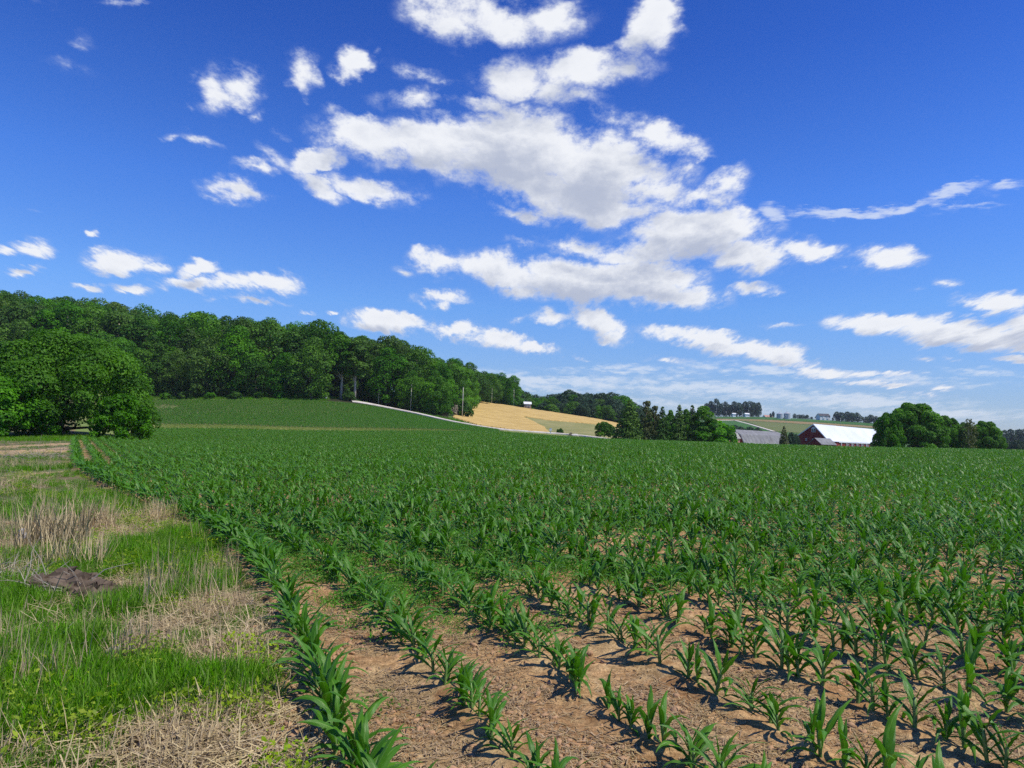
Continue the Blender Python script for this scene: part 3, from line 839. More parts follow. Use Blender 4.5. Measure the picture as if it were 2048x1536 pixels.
# ------------------------------------------------------------------ trees
def leaf_cloud(g, C, Rl, nper, size, flat=.75, up=.25, aspect=.6):
    """leaf-sized quads over the outer shells of the lobes C (k,3), radii Rl; those buried in other lobes are dropped"""
    P_, Nn, T_ = [], [], []
    for c, r in zip(C, Rl):
        k = int(nper*min(4, (r/np.median(Rl))**2))
        d = g.normal(size=(k, 3)); d /= np.linalg.norm(d, axis=1)[:, None]
        d[:, 2] = np.where((d[:, 2] < -.25) & (g.rand(k) < .6), -d[:, 2], d[:, 2])
        rr = r*(.62+.45*g.rand(k)**.6)
        p = c+d*rr[:, None]*np.array([1, 1, flat])
        P_.append(p); Nn.append(d); T_.append(np.full(k, g.rand()*.7)+.3*g.rand(k))
    P_, Nn, T_ = map(np.concatenate, (P_, Nn, T_))
    keep = np.ones(len(P_), bool)
    for c, r in zip(C, Rl):
        q = (P_-c)/np.array([1, 1, flat]); keep &= np.linalg.norm(q, axis=1) > r*.60
    P_, Nn, T_ = P_[keep], Nn[keep], T_[keep]; k = len(P_)
    nn = Nn+g.normal(size=(k, 3))*.5+np.array([0, 0, up]); nn /= np.linalg.norm(nn, axis=1)[:, None]
    a = np.cross(nn, g.normal(size=(k, 3))); a /= np.linalg.norm(a, axis=1)[:, None]; b = np.cross(nn, a)
    s_ = size*(.55+.9*g.rand(k))[:, None]
    V = np.stack([P_-a*s_, P_-b*s_*aspect+nn*s_*.15, P_+a*s_, P_+b*s_*aspect+nn*s_*.15], 1).reshape(-1, 3)
    return V, np.arange(4*k).reshape(-1, 4), np.repeat(T_, 4)
def crown(seed, h, w, base=.2, nl=26, nper=120, size=.5, kind='round'):
    g = np.random.RandomState(seed); C, Rl = [], []
    hc = h*(1-base)
    if kind in ('round', 'dome', 'tall'):
        for i in range(nl):
            t = (i+.5)/nl
            if kind == 'tall': z = t; rad = w/2*math.sin(math.pi*min(1, .16+.80*t**.9))**.6
            elif kind == 'dome': z = t**.9*.92; rad = w/2*math.sqrt(max(0, 1-(t*.94)**2.4))
            else: z = t; rad = w/2*math.sqrt(max(.02, 1-(2*t-.85)**2*.78))
            rl = w*((.06+.09*g.rand()**1.3) if nl > 50 else (.11+.12*g.rand()))
            a = i*2.4+g.rand(); rr = max(0, rad-rl*.6)*(1.0 if g.rand() < .75 else g.rand())*(.80+.36*g.rand())
            C.append((math.cos(a)*rr, math.sin(a)*rr, h*base+rl*.5+z*(hc-rl*1.1)*(.95+.08*g.rand()))); Rl.append(rl)
        C.append((0, 0, h*(base+(1-base)*.45))); Rl.append(w*.24)
        if nl > 50:
            for a in range(5): C.append((math.cos(a*1.256)*w*.21, math.sin(a*1.256)*w*.21, h*(base+(1-base)*.38))); Rl.append(w*.225)
    elif kind == 'cone':
        for i in range(nl):
            t = (i/nl)
            rad = w/2*(1-t)**.62
            k = max(1, int(6*(1-t)+.5))
            a = i*2.4; rl = max(w*.06, rad*(.36+.16*g.rand()))
            C.append((math.cos(a)*max(0, rad-rl), math.sin(a)*max(0, rad-rl), h*base+t*hc*.97+g.rand()*.2)); Rl.append(rl)
    C, Rl = np.array(C), np.array(Rl)
    V, F, T = leaf_cloud(g, C, Rl, nper, size, .8 if kind != 'cone' else .55)
    return V, F, T, C, Rl
def trunk_mb(seed, h, r, C, nlimb=6, base=.2, split=.55):
    g = np.random.RandomState(seed+5); m_ = MB()
    top = h*split
    p = [(0, 0, -.5), (g.normal()*r*.3, g.normal()*r*.3, top*.3), (g.normal()*r*.8, g.normal()*r*.8, top*.7), (g.normal()*r, g.normal()*r, top)]
    m_.tube(p, [r*1.35, r, r*.8, r*.5], 8)
    for i in g.choice(len(C), min(nlimb, len(C)), replace=False):
        c = C[i]; z0 = min(top*.95, max(h*base*.8, c[2]*.55)); st = np.array([p[2][0]*z0/top, p[2][1]*z0/top, z0])
        md = (st+c)/2+np.array([0, 0, -.06*h*g.rand()])
        m_.tube([st, md, c], [r*.45, r*.28, r*.08], 5)
    return m_
LM = {
 'forest': leafmat('forest_leaves', (.022, .082, .005), (.100, .245, .010), .26, rnd=.8),
 'bright': leafmat('bright_leaves', (.028, .105, .006), (.115, .300, .014), .34, rnd=.3),
 'dark': leafmat('dark_leaves', (.020, .068, .007), (.070, .170, .014), .18, rnd=.5),
 'spruce': leafmat('spruce_needles', (.028, .085, .012), (.13, .24, .028), .12, rnd=.3),
 'dry': leafmat('browning_needles', (.060, .080, .022), (.150, .170, .050), .12, rnd=.3),
 'far': leafmat('hazy_leaves', (.022, .055, .030), (.055, .110, .050), .15, rnd=.5),
 'dead': leafmat('dead_twigs', (.20, .17, .12), (.42, .37, .29), .1, (1, .9, .8), rnd=.2),
}
_cache = {}
def tree_mesh(kind, var, h, w, base, nl, nper, size, leaf, bark, trunk_r, nlimb=6, split=.55):
    key = (kind, var, h, w, base, nl, nper, size, leaf, bark)
    if key not in _cache:
        V, F, T, C, Rl = crown(hash(kind) % 1 + var*13+int(h*10), h, w, base, nl, nper, size, kind)
        cm = mesh_of('crown', V, F, LM[leaf], False, T)
        tm = trunk_mb(var, h, trunk_r, C, nlimb, base, split).mesh('trunk', M_PALEBARK if bark == 'pale' else M_BARK, True)
        _cache[key] = (cm, tm)
    return _cache[key]
def tree(name, x, y, meshes, label, group=None, sc=1.0, cat='tree', rz=None, dz=0, wide=1.0):
    o = empty(name, (x, y, Hs(x, y)+dz), rng.rand()*6.283 if rz is None else rz, (sc*wide, sc*wide, sc))
    tag(o, label, cat, group)
    link('crown', meshes[0], o); link('trunk', meshes[1], o)
    return o

# hillside wood: ranks of trees climbing the hill behind the upper field
FR = [(-160, 205), (0, 216), (300, 219), (450, 220), (600, 220), (655, 224), (700, 238), (760, 232), (800, 230), (860, 229), (905, 238), (925, 285), (960, 340), (1030, 352)]
EDGEV = [tree_mesh(['round', 'tall', 'dome', 'dome', 'tall', 'round'][v], v, 19+v % 3*2, 14.5+v % 2*2, .0, 36, 250, .34, ['forest', 'forest', 'bright', 'dark', 'forest', 'forest'][v], 'dark', .35) for v in range(6)]
INV = [tree_mesh(['round', 'tall', 'round', 'tall', 'round', 'round', 'tall'][v], 20+v, 22+v % 3*1.5, 14+v % 3*1.5, .16, 34, 220, .36, 'dark' if v == 3 else 'forest', 'pale' if v == 4 else 'dark', .38, split=.8) for v in range(7)]
fx, fy = [f[0] for f in FR], [f[1] for f in FR]
for rank in range(9):
    pxc = -150.0; q = 0
    while pxc < 1036:
        Yf = np.interp(pxc, fx, fy)
        Yr = Yf+rank*12.5+rng.normal()*2.0
        lim = np.interp(pxc, [-150, 700, 850, 920, 1040], [118, 105, 118, 80, 52])
        step = (7.6 if pxc < 900 else 6.0)/Yr*FPX*(1+.18*rng.rand())*(1.0 if rank < 3 else 1.15)
        if Yr-Yf < lim:
            x, y = at(pxc+rng.normal()*4, Yr)
            hh = np.interp(pxc, [-150, 300, 600, 700, 800, 900, 960, 1040], [.98, 1.0, .97, .93, .88, .84, .76, .68])*(.92+.17*rng.rand())
            if rank == 0:
                hh *= .68+.3*rng.rand()
                if 655 < pxc < 745: hh /= .84
            ms = EDGEV[rng.randint(6)] if ((rank == 0 or pxc > 850) and not 665 < pxc < 735) else INV[rng.randint(7)]
            if rank == 0 and 662 < pxc < 722:
                pxc += step; continue
            tree('forest_tree', x, y, ms, f"forest tree, {ordw(q)} from the west in the {ordw(rank)} rank up the wooded hillside", 'trees of the hillside wood', hh)
            q += 1
        pxc += step
GAPV = [tree_mesh('tall', 30+v, 22, 11, .36, 26, 170, .46, 'forest', 'pale', .42, split=.85) for v in range(2)]
for px_, lab in ((677, 'tall tree with a pale bare lower trunk at the dark gap in the wood'), (706, 'second pale-trunked tree beside the dark gap where the drive enters')):
    x, y = at(px_, 228); tree('forest_tree', x, y, GAPV[px_ % 2], lab, 'trees of the hillside wood', .92)
for q_, px_ in enumerate(range(650, 742, 9)):
    x, y = at(px_, 238+q_ % 3*5); tree('shrub', x, y, tree_mesh('dome', 48, 5, 6, .0, 18, 150, .3, 'dark', 'dark', .12, 4), f"dark understorey bush, {ordw(q_)} from the west in the gap behind the pale trunks", 'understorey bushes in the dark gap', .9+.5*rng.rand(), 'shrub')
# undergrowth along the drive and the wood's foot
SHR = [tree_mesh('dome', 40+v, 4.2, 5.6, .0, 18, 130, .26, ['bright', 'forest', 'dark'][v % 3], 'dark', .12, 4) for v in range(5)]
def shrub(px, py, hpx, wide, ms, label, name='shrub', group=None, Y=None, cat='shrub', native=4.2):
    if Y is None: x, y = hit(px, py, y0=150)
    else: x, y = at(px, Y)
    s_ = hpx*y/FPX/native
    return tree(name, x, y, ms, label, group, s_, cat, wide=wide)
q = 0
for px, py, hp in [(765,808,20),(788,812,26),(812,816,24),(838,821,28),(862,826,26),(884,830,24),(748,804,16),(905,828,20),(640,800,14),(600,799,14),(560,799,16),(520,798,14),(470,799,16),(420,799,14),(370,799,16),(330,800,14),(285,801,14)]:
    shrub(px, py-1, hp, 1.25, SHR[q % 5], f"leafy bush, {ordw(q)} of those {'beside the drive' if px > 740 and px < 910 else 'between upper field and wood'}", group='bushes at the foot of the wood'); q += 1
shrub(697, 802, 24, .75, SHR[2], 'dark rounded bush where the drive meets the wood', 'bush', cat='bush')
shrub(930, 835, 36, .62, SHR[2], 'dark egg-shaped cedar bush beside the drive at the wood corner', 'bush', cat='bush')
DRYS = tree_mesh('dome', 50, 4.2, 5.0, .0, 14, 60, .26, 'dead', 'dark', .12, 5)
shrub(910, 832, 24, .6, DRYS, 'dry straw coloured brush beside the dark cedar bush', 'brush', cat='brush')
# small trees at the roadside pasture
shrub(1120, 868, 12, .9, SHR[2], 'tiny dark tree standing alone in the pasture', 'small_tree', cat='tree')
shrub(1141, 872, 8, .9, DRYS, 'low grey scrub beside the end of the drive', 'scrub', cat='scrub')
OLV = tree_mesh('round', 51, 4.2, 3.4, .1, 18, 110, .24, 'dry', 'dark', .12, 5)
shrub(1208, 876, 33, 1.0, SHR[1], 'small round tree just west of the conifer group', 'small_tree', cat='tree')
# conifer group
CON = [tree_mesh('cone', 60+v, 14, 9.5, .02, 52, 95, .30, lf, 'dark', .3, 0, .95) for v, lf in enumerate(['spruce', 'dry', 'dark', 'spruce', 'bright'])]
CONR = tree_mesh('tall', 66, 14, 7.5, .03, 28, 150, .34, 'bright', 'dark', .3)
DRYT = tree_mesh('tall', 67, 14, 5.5, .02, 28, 120, .3, 'dry', 'dark', .3, 0, .9)
for px, ptop, pb, wd, ms, lab in [
    (1258,799,880,1.25,CON[0],'broad dark spruce, largest and westernmost of the conifer group'),
    (1293,799,882,.75,DRYT,'slim browning spruce right beside the largest spruce'),
    (1309,809,883,.7,DRYT,'sparse brown conifer behind the gap in the conifer group'),
    (1324,812,884,.85,CON[2],'dark conifer with a bare pale lower trunk'),
    (1341,820,884,.6,CONR,'small bright leafy tree between two conifers'),
    (1358,809,884,.85,CON[3],'green pointed spruce in the middle of the conifer group'),
    (1384,809,885,.8,CON[2],'dark pointed spruce next to the bright leafy tree'),
    (1372,818,885,.6,CONR,'shorter green tree wedged between two taller spruces'),
    (1405,812,886,1.15,CONR,'tall bright green leafy tree on the east side of the conifers'),
    (1428,838,887,1.1,SHR[0],'low spreading bright green tree next to the red shed')]:
    x, y = at(px, 182); nat = 4.2 if ms is SHR[0] else 14
    zt = zray(px, ptop, y)-Hs(x, y)
    tree('conifer' if ms is not CONR and ms is not SHR[0] else 'leafy_tree', x, y, ms, lab, 'trees of the conifer group', zt/nat, wide=wd*(1 if nat > 5 else 1))
# big tree at the field's left end
BIG = tree_mesh('dome', 70, 14.5, 20, .02, 130, 560, .19, 'bright', 'dark', .55, 16)
def bigtree(name, px, Y, ptop, ms, nat, lab, wide=1.0, cat='tree', grp=None):
    x, y = at(px, Y); zt = zray(px, ptop, y)-Hs(x, y)
    return tree(name, x, y, ms, lab, grp, zt/nat, cat, rz=.4, wide=wide)
bigtree('big_tree', 118, 78, 652, BIG, 14.5, 'huge round bright green tree at the end of the cornfield', 1.02)
B2 = tree_mesh('dome', 71, 8, 10, .0, 60, 300, .19, 'bright', 'dark', .3, 8)
bigtree('leafy_tree', -8, 70, 740, B2, 8, 'leafy bright tree at the edge of the view beside the huge round tree', 1.1)
B3 = tree_mesh('dome', 72, 5, 5.4, .0, 56, 110, .16, 'bright', 'dark', .2, 8)
bigtree('small_tree', 238, 72, 782, B3, 5, 'smaller drooping tree tucked under the east side of the huge round tree', 1.0)
# big maples right of the barn
MAP = [tree_mesh('dome', 80+v, 15, 15, .0, 80, 340, .29, 'bright' if v != 1 else 'forest', 'dark', .45, 12) for v in range(3)]
for px, Y, pt, v, wd, lab in [
    (1830,172,797,0,1.0,'tallest broad leafy tree at the east end of the white-roofed barn'),
    (1776,168,822,1,.62,'darker tree overhanging the white barn roof'),
    (1893,172,828,2,.78,'lower leafy tree sloping away from the tallest broad tree'),
    (1972,178,836,0,.80,'rounded tree standing apart at the far end of the tree row'),
    (1930,186,842,1,.6,'dull green tree behind the bare grey branches')]:
    bigtree('leafy_tree', px, Y, pt, MAP[v], 15, lab, wd, grp='big trees east of the barn')
x, y = at(1938, 168)
DT = tree_mesh('round', 90, 12, 7, .05, 24, 60, .26, 'dry', 'pale', .2, 14, .8)
tree('half_dead_tree', x, y, DT, 'half dead tree with grey bare branches between two leafy trees', None, (zray(1938, 838, y)-Hs(x, y))/12, wide=.8)
# mid wood behind the grain field, far copses on the ridge, distant line on the right
FARV = [tree_mesh('dome' if v != 3 else 'round', 100+v, 16, 15+v % 2*2, .0, 26, 130, .5, 'forest' if v < 2 else 'far', 'dark', .4, 4) for v in range(5)]
FARB = FARV[2:]
PROF = [(1020,782),(1045,778),(1060,785),(1075,790),(1095,786),(1112,783),(1122,787),(1140,775),(1165,779),(1195,782),(1225,781),(1245,787),(1262,800),(1300,815),(1345,818),(1400,820)]
pp = [p[0] for p in PROF]; pt_ = [p[1] for p in PROF]
for rank, (Y0, frac) in enumerate([(372, .55), (385, .78), (405, .95), (430, 1.0)]):
    q = 0
    for px in np.arange(1036 if rank else 1044, 1300, 19-rank):
        pj = px+rng.normal()*3; x, y = at(pj, Y0+rng.normal()*4)
        zt = (zray(pj, np.interp(pj, pp, pt_)+rng.normal()*2+2, y)-Hs(x, y))
        zt = max(zt*frac, 5)*(.92+.12*rng.rand())
        tree('forest_tree', x, y, FARV[rng.randint(5)], f"tree, {ordw(q)} from the west, {ordw(rank)} rank of the wood behind golden field", 'trees of the wood behind the golden field', zt/16, wide=max(1.0, 9/zt))
        q += 1
def copse(items, Y, grp, lab):
    for q, (px, pt, wpx) in enumerate(items):
        x, y = at(px, Y+rng.normal()*4); zt = max(2.0, zray(px, pt, y)-Hs(x, y))
        s_ = zt/16; wid = wpx*y/FPX/(13*s_)
        tree('distant_tree', x, y, FARB[rng.randint(3)], lab % ordw(q), grp, s_, wide=wid)
copse([(1412,806,16),(1420,800,14),(1431,797,15),(1441,806,14),(1450,803,16),(1459,807,16),(1468,801,17),(1479,803,16),(1489,801,17),(1499,802,17),(1508,803,15),(1516,803,13)], 960, 'far tree row on the ridge west of the bins', '%s tree from the west in the tall dark row on the far ridge')
copse([(1598,829,9),(1606,829,9),(1614,829,8),(1623,833,5),(1589,827,6),(1546,822,6),(1541,826,4),(1637,829,9)], 985, 'small trees on the far ridge around the bins', '%s small tree from the west near the bins and farmhouse on the ridge')
copse([(1673,822,14),(1683,823,16),(1694,822,16),(1703,825,15),(1714,825,16),(1732,833,12),(1742,828,14),(1752,832,12)], 950, 'dark copse on the far ridge east of the farmhouse', '%s tree in the dark copse east of the distant white farmhouse')
copse([(2008,858,20),(2022,856,20),(2036,855,20),(2052,857,22),(1998,862,18)], 700, 'distant trees beyond the last big tree', '%s hazy tree in the distant line beyond the last big tree')
copse([(2015,880,26),(2034,878,26),(2052,881,24)], 330, 'lower bushes beyond the last big tree', '%s low bush in front of the distant hazy tree line')
copse([(1468,848,22),(1482,852,20),(1500,853,16),(1516,855,14),(1455,850,20)], 420, 'scrubby trees behind the grey-roofed barn', '%s scrubby tree behind the grey-roofed barn')
copse([(1583,862,18),(1592,868,14),(1578,870,14)], 240, 'bushes between the two barns', '%s bush between the two barns')
x, y = at(1568, 212); tree('conifer', x, y, CON[1], 'browning conifer standing between the two barns', None, (zray(1568, 851, y)-Hs(x, y))/14, wide=.72)

# ------------------------------------------------------------------ utility poles, mailbox
M_POLE = vmat('weathered_pole', (.52, .48, .42), (.66, .62, .56), 2, .8)
M_STEEL = vmat('galvanised', (.35, .36, .38), (.48, .50, .52), 5, .4, 0, .6)
M_WHITE = vmat('white_paint', (.74, .75, .76), (.82, .82, .82), .6, .5, .05)
def pole(px, pt, pb, lab, grp, arm=False, Y=None, r=.10):
    x, y = at(px, Y) if Y else hit(px, pb, y0=180)
    h = zray(px, pt, y)-Hs(x, y)
    o = empty('utility_pole', (x, y, Hs(x, y))); tag(o, lab, 'utility pole', grp)
    m_ = MB(); m_.tube([(0, 0, -.5), (0, 0, h*.5), (0, 0, h)], [r*1.25, r*1.05, r*.8], 8); m_.build('shaft', M_POLE, o, True)
    m_ = MB(); m_.tube([(0, 0, h), (0, 0, h+.12), (0, 0, h+.22)], [.05, .09, .03], 6); m_.build('insulator', M_STEEL, o, True)
    if arm: m_ = MB(); m_.box(-1.0, 1.0, -.06, .06, h-.75, h-.6); m_.build('crossarm', M_POLE, o)
G = 'utility poles along the drive and wood'
pole(754,760,778,'short pale utility pole deep among the trees, nearest the white gateway', G, Y=233)
pole(819,766,795,'leaning-looking pale utility pole half hidden by leaves above the drive', G, Y=230)
pole(923,775,802,'pale utility pole behind the cedar bush at the wood corner', G, Y=238)
pole(981,776,806,'pale utility pole standing clear on the crest of the golden field', G, Y=334)
pole(1025,778,792,'thin utility pole at the far tip of the wood', G, Y=350, r=.14)
G = 'utility poles on the far hillside'
pole(1452,823,839,'utility pole on the far hillside above the grey-roofed barn', G, True, Y=880)
pole(1572,830,845,'utility pole on the far hillside just under the grain bins', G, True, Y=800)
pole(1681,836,851,'utility pole on the far hillside above the white barn roof', G, True, Y=800)
x, y = hit(1101, 868, y0=180)
o = empty('marker_post', (x, y, Hs(x, y))); tag(o, 'white boxy post standing by the end of the gravel drive', 'post')
m_ = MB(); m_.box(-.12, .12, -.12, .12, -.2, .9); m_.build('post', M_WHITE, o)
m_ = MB(); m_.box(-.32, .32, -.34, .34, .9, 1.5); m_.box(-.36, .36, -.38, .38, 1.5, 1.56); m_.build('box', M_WHITE, o)
def rock(name, x, y, s_, m_, lab, cat='rock', seed=1, sub=3, rough=.25):
    import bmesh
    bm = bmesh.new(); bmesh.ops.create_icosphere(bm, subdivisions=sub, radius=1)
    g = np.random.RandomState(seed)
    pl = g.normal(size=(9, 3)); pl /= np.linalg.norm(pl, axis=1)[:, None]; dd = .62+.3*g.rand(9)
    for v in bm.verts:
        c = np.array(v.co); 
        for a, b in zip(pl, dd):
            e = c @ a
            if e > b: c = c-a*(e-b)*.92
        k = 1+rough*(fbm(np.array([c[0]*2+c[2]*3.1]), np.array([c[1]*2-c[2]*1.7]), 1.6, 4, seed)[0]-.5)
        v.co = c*k*np.array(s_)
    me = bpy.data.meshes.new(name); bm.to_mesh(me); bm.free(); me.materials.append(m_)
    for p in me.polygons: p.use_smooth = True
    o = link(name, me, None, (x, y, Hs(x, y)+s_[2]*.25), (0, 0, g.rand()*6)); tag(o, lab, cat); return o
x, y = hit(1150, 872, y0=180); rock('boulder', x, y, (1.2, .8, .55), M_PROCK, 'pale low boulder at the very end of the gravel drive')
x, y = at(643, 221); o = empty('barrier', (x, y, Hs(x, y)+.1)); tag(o, 'long low white barrier under the trees at the top of the drive', 'barrier')
m_ = MB(); m_.box(-1.5, 1.5, -.2, .2, .25, .75); m_.build('rail', M_WHITE, o)
for s_ in (-1.2, 1.2): m_ = MB(); m_.box(s_-.1, s_+.1, -.1, .1, -.3, .25); m_.build('foot', M_POLE, o)

# ------------------------------------------------------------------ buildings
M_RED = mat('red_boards', (.2, .03, .02), .75, .2, None)
def redb(c1, c2):
    def f_(k, b):
        tcx = k.node('ShaderNodeTexCoord').outputs['Object']
        mp = k.node('ShaderNodeMapping', {0: tcx}); mp.inputs[3].default_value = (1, 1, .08)
        f = k.noise(mp.outputs[0], 3.0, 4, .6)
        k.put(b.inputs['Base Color'], k.mix(k.smooth(f, .3, .7), c1, c2))
    return f_
M_RED = mat('red_boards', (.2, .03, .02), .75, .2, redb((.20, .022, .018), (.27, .035, .025)))
def roofb(c1, c2, sc_, bump=.3):
    return lambda k, b: var(k, b, c1, c2, sc_, 5, bump, sc_*3)
M_WROOF = mat('white_metal_roof', (.8, .8, .8), .35, .4, roofb((.74, .75, .77), (.86, .86, .86), .15, .03))
M_GROOF = mat('grey_shingles', (.3, .3, .3), .9, .2, roofb((.16, .16, .165), (.26, .26, .26), .8, .4))
M_OROOF = mat('old_shingles', (.3, .3, .3), .9, .2, roofb((.25, .25, .22), (.40, .39, .34), 1.2, .4))
M_GLASS = mat('window_glass', (.05, .07, .10), .12, .6)
M_TRIM = vmat('trim_paint', (.70, .70, .68), (.80, .80, .78), 1, .6)
M_BRICK = vmat('pale_brick', (.42, .20, .14), (.55, .32, .24), 2, .85)
def gable_house(name, lab, cat, pos, ang, L_, hl, hr, ridge, el, er, wallm, roofm, zb=None, over=.35, gambrel=False, rt=.14):
    """ridge runs along local +x from 0 to L_; gable end at x=0; left half-width hl (+y), right half-width hr (-y)"""
    x, y = pos; z0 = Hs(x, y) if zb is None else zb
    o = empty(name, (x, y, z0), ang); tag(o, lab, cat)
    r = ridge-z0; a, b = el-z0, er-z0
    if gambrel:
        prof = [(-hr, b), (-hr*.72, b+(r-b)*.62), (0, r), (hl*.72, a+(r-a)*.62), (hl, a)]
    else: prof = [(-hr, b), (0, r), (hl, a)]
    m_ = MB(); t = .0
    low = -4.0
    pg = [(-hr+.05, low)]+[(p[0]*.985, p[1]-.06) for p in prof]+[(hl-.05, low)]
    for xx, rev in ((0.0, False), (L_, True)):
        pts = [(xx, p[0], p[1]) for p in pg]; m_.poly(pts if rev else pts[::-1])
    for i in range(len(pg)):
        p, q_ = pg[i], pg[(i+1) % len(pg)]
        if i in (0, len(pg)-2): m_.poly([(0, p[0], p[1]), (L_, p[0], p[1]), (L_, q_[0], q_[1]), (0, q_[0], q_[1])])
    m_.build('wall', wallm, o)
    m_ = MB()
    ext = []
    for i, p in enumerate(prof):
        if i == 0: d = (prof[0][0]-prof[1][0], prof[0][1]-prof[1][1]); l = math.hypot(*d); ext.append((p[0]+d[0]/l*over, p[1]+d[1]/l*over))
        elif i == len(prof)-1: d = (prof[-1][0]-prof[-2][0], prof[-1][1]-prof[-2][1]); l = math.hypot(*d); ext.append((p[0]+d[0]/l*over, p[1]+d[1]/l*over))
        else: ext.append(p)
    top = [(p[0], p[1]+rt) for p in ext]
    x0, x1 = -over, L_+over
    k = len(ext); V = [(x0, *p) for p in ext]+[(x1, *p) for p in ext]+[(x0, *p) for p in top]+[(x1, *p) for p in top]
    F = []
    for i in range(k-1):
        F += [(i, i+1, k+i+1, k+i), (2*k+i, 3*k+i, 3*k+i+1, 2*k+i+1), (i, 2*k+i, 2*k+i+1, i+1), (k+i, k+i+1, 3*k+i+1, 3*k+i)]
    F += [(0, k, 3*k, 2*k), (k-1, 3*k-1, 4*k-1, 2*k-1)]
    m_.add(V, F); rf = m_.build('roof', roofm, o)
    return o, prof, rf
def windowp(o, x0, x1, y0, y1, z0, z1, ax='x', arch=False, mull=True, fr=.09):
    """window set proud of a gable face (ax='x', facing -x) or a side wall (ax='y', facing -y)"""
    m_ = MB()
    if ax == 'x':
        X = x0
        m_.box(X-.07, X-.005, y0, y0+fr, z0, z1); m_.box(X-.07, X-.005, y1-fr, y1, z0, z1)
        m_.box(X-.07, X-.005, y0+fr, y1-fr, z0, z0+fr); m_.box(X-.07, X-.005, y0+fr, y1-fr, z1-fr, z1)
        if mull: m_.box(X-.06, X-.005, (y0+y1)/2-fr/2, (y0+y1)/2+fr/2, z0+fr, z1-fr)
        if arch: m_.slab([(X-.07, y0, z1+.003), (X-.07, y1, z1+.003), (X-.07, (y0+y1)/2+.25, z1+.55), (X-.07, (y0+y1)/2-.25, z1+.55)], .06)
    else:
        Yq = y0
        m_.box(x0, x0+fr, Yq-.07, Yq-.005, z0, z1); m_.box(x1-fr, x1, Yq-.07, Yq-.005, z0, z1)
        m_.box(x0+fr, x1-fr, Yq-.07, Yq-.005, z0, z0+fr); m_.box(x0+fr, x1-fr, Yq-.07, Yq-.005, z1-fr, z1)
    f = m_.build('window', M_TRIM, o)
    g_ = MB()
    if ax == 'x': g_.box(x0-.03, x0-.008, y0+fr, y1-fr, z0+fr, z1-fr)
    else: g_.box(x0+fr, x1-fr, y0-.03, y0-.008, z0+fr, z1-fr)
    g_.build('pane', M_GLASS, f)
# the long red barn
def ptz(px, py, Y): return zray(px, py, Y)
BA = math.atan2(.719, .695); Z0 = 262.0
bx, by = at(1627, Z0)
ridge = ptz(1627, 848.5, Z0); el = ptz(1596, 871.5, Z0+5); er = ptz(1655, 881.3, Z0-4)
o, prof, rf = gable_house('long_barn', 'long dark red barn with a gleaming white metal roof and arched gable window', 'barn', (bx, by), BA, 92, 5.9, 5.4, ridge, el, er, M_RED, M_WROOF, zb=-1.0)
rl = ridge+1.0
windowp(o, 0, 0, -.75, .75, rl-2.9, rl-1.5, 'x', arch=True)
windowp(o, 0, 0, 2.3, 2.9, rl-6.1, rl-5.2, 'x', mull=False); windowp(o, 0, 0, -.3, .4, rl-6.2, rl-5.3, 'x', mull=False)
windowp(o, 0, 0, 2.0, 2.9, 1.6, 2.5, 'x', mull=False)
m_ = MB()  # white rake boards on the gable
for a_, b_ in (((-5.4, er+1.0), (0, rl)), ((0, rl), (5.9, el+1.0))):
    m_.slab([(-.30, a_[0], a_[1]-.30), (-.30, b_[0], b_[1]-.30), (-.30, b_[0], b_[1]-.02), (-.30, a_[0], a_[1]-.02)], -.05)
m_.build('rake_board', M_TRIM, o)
erl = er+1.0
# open shed side: eave beam, posts and a lit red wall
m_ = MB(); m_.box(10, 92, -5.62, -5.45, erl-.55, erl-.22); m_.build('eave_beam', M_TRIM, o)
for k_ in range(14):
    m_ = MB(); m_.box(12+k_*5.6, 12.35+k_*5.6, -5.75, -5.42, -4, erl-.56); m_.build('post', M_TRIM, o)
for k_ in range(13):
    if k_ not in (0,): windowp(o, 14.2+k_*5.6, 15.4+k_*5.6, -5.34, 0, erl-1.75, erl-.95, 'y')
# low annexe with grey roof in front of the gable
AX = 250.0; ax_, ay_ = at(1630, AX-2)
rz_ = ptz(1630, 876.5, AX)
o, prof, rf = gable_house('low_annexe', 'low red annexe with grey shingle roof in front of the long barn', 'annexe', (ax_, ay_), BA-.12, 10.5, 2.7, 2.3, rz_, rz_-2.2, rz_-2.0, M_RED, M_GROOF, zb=-1.0, over=.25)
# gambrel barn with grey roof
GZ = 205.0; gx_, gy_ = at(1465, GZ)
gr = ptz(1466, 859.5, GZ)
o, prof, rf = gable_house('gambrel_barn', 'dark red barn with curved grey shingle roof beyond the corn crest', 'barn', (gx_, gy_), BA-.02, 29, 3.4, 3.6, gr, gr-3.4, gr-3.5, M_RED, M_GROOF, zb=-1.3, gambrel=True, over=.25)
windowp(o, 0, 0, -.5, .5, gr+1.3-2.5, gr+1.3-1.4, 'x')
m_ = MB()
for i in range(len(prof)-1):
    a_, b_ = prof[i], prof[i+1]
    m_.slab([(-.20, a_[0], a_[1]-.24), (-.20, b_[0], b_[1]-.24), (-.20, b_[0], b_[1]-.02), (-.20, a_[0], a_[1]-.02)], -.05)
m_.build('rake_board', M_TRIM, o)
m_ = MB(); m_.box(-.25, 29.25, -3.95, -3.78, prof[0][1]-.42, prof[0][1]-.12); m_.build('gutter', M_TRIM, o)
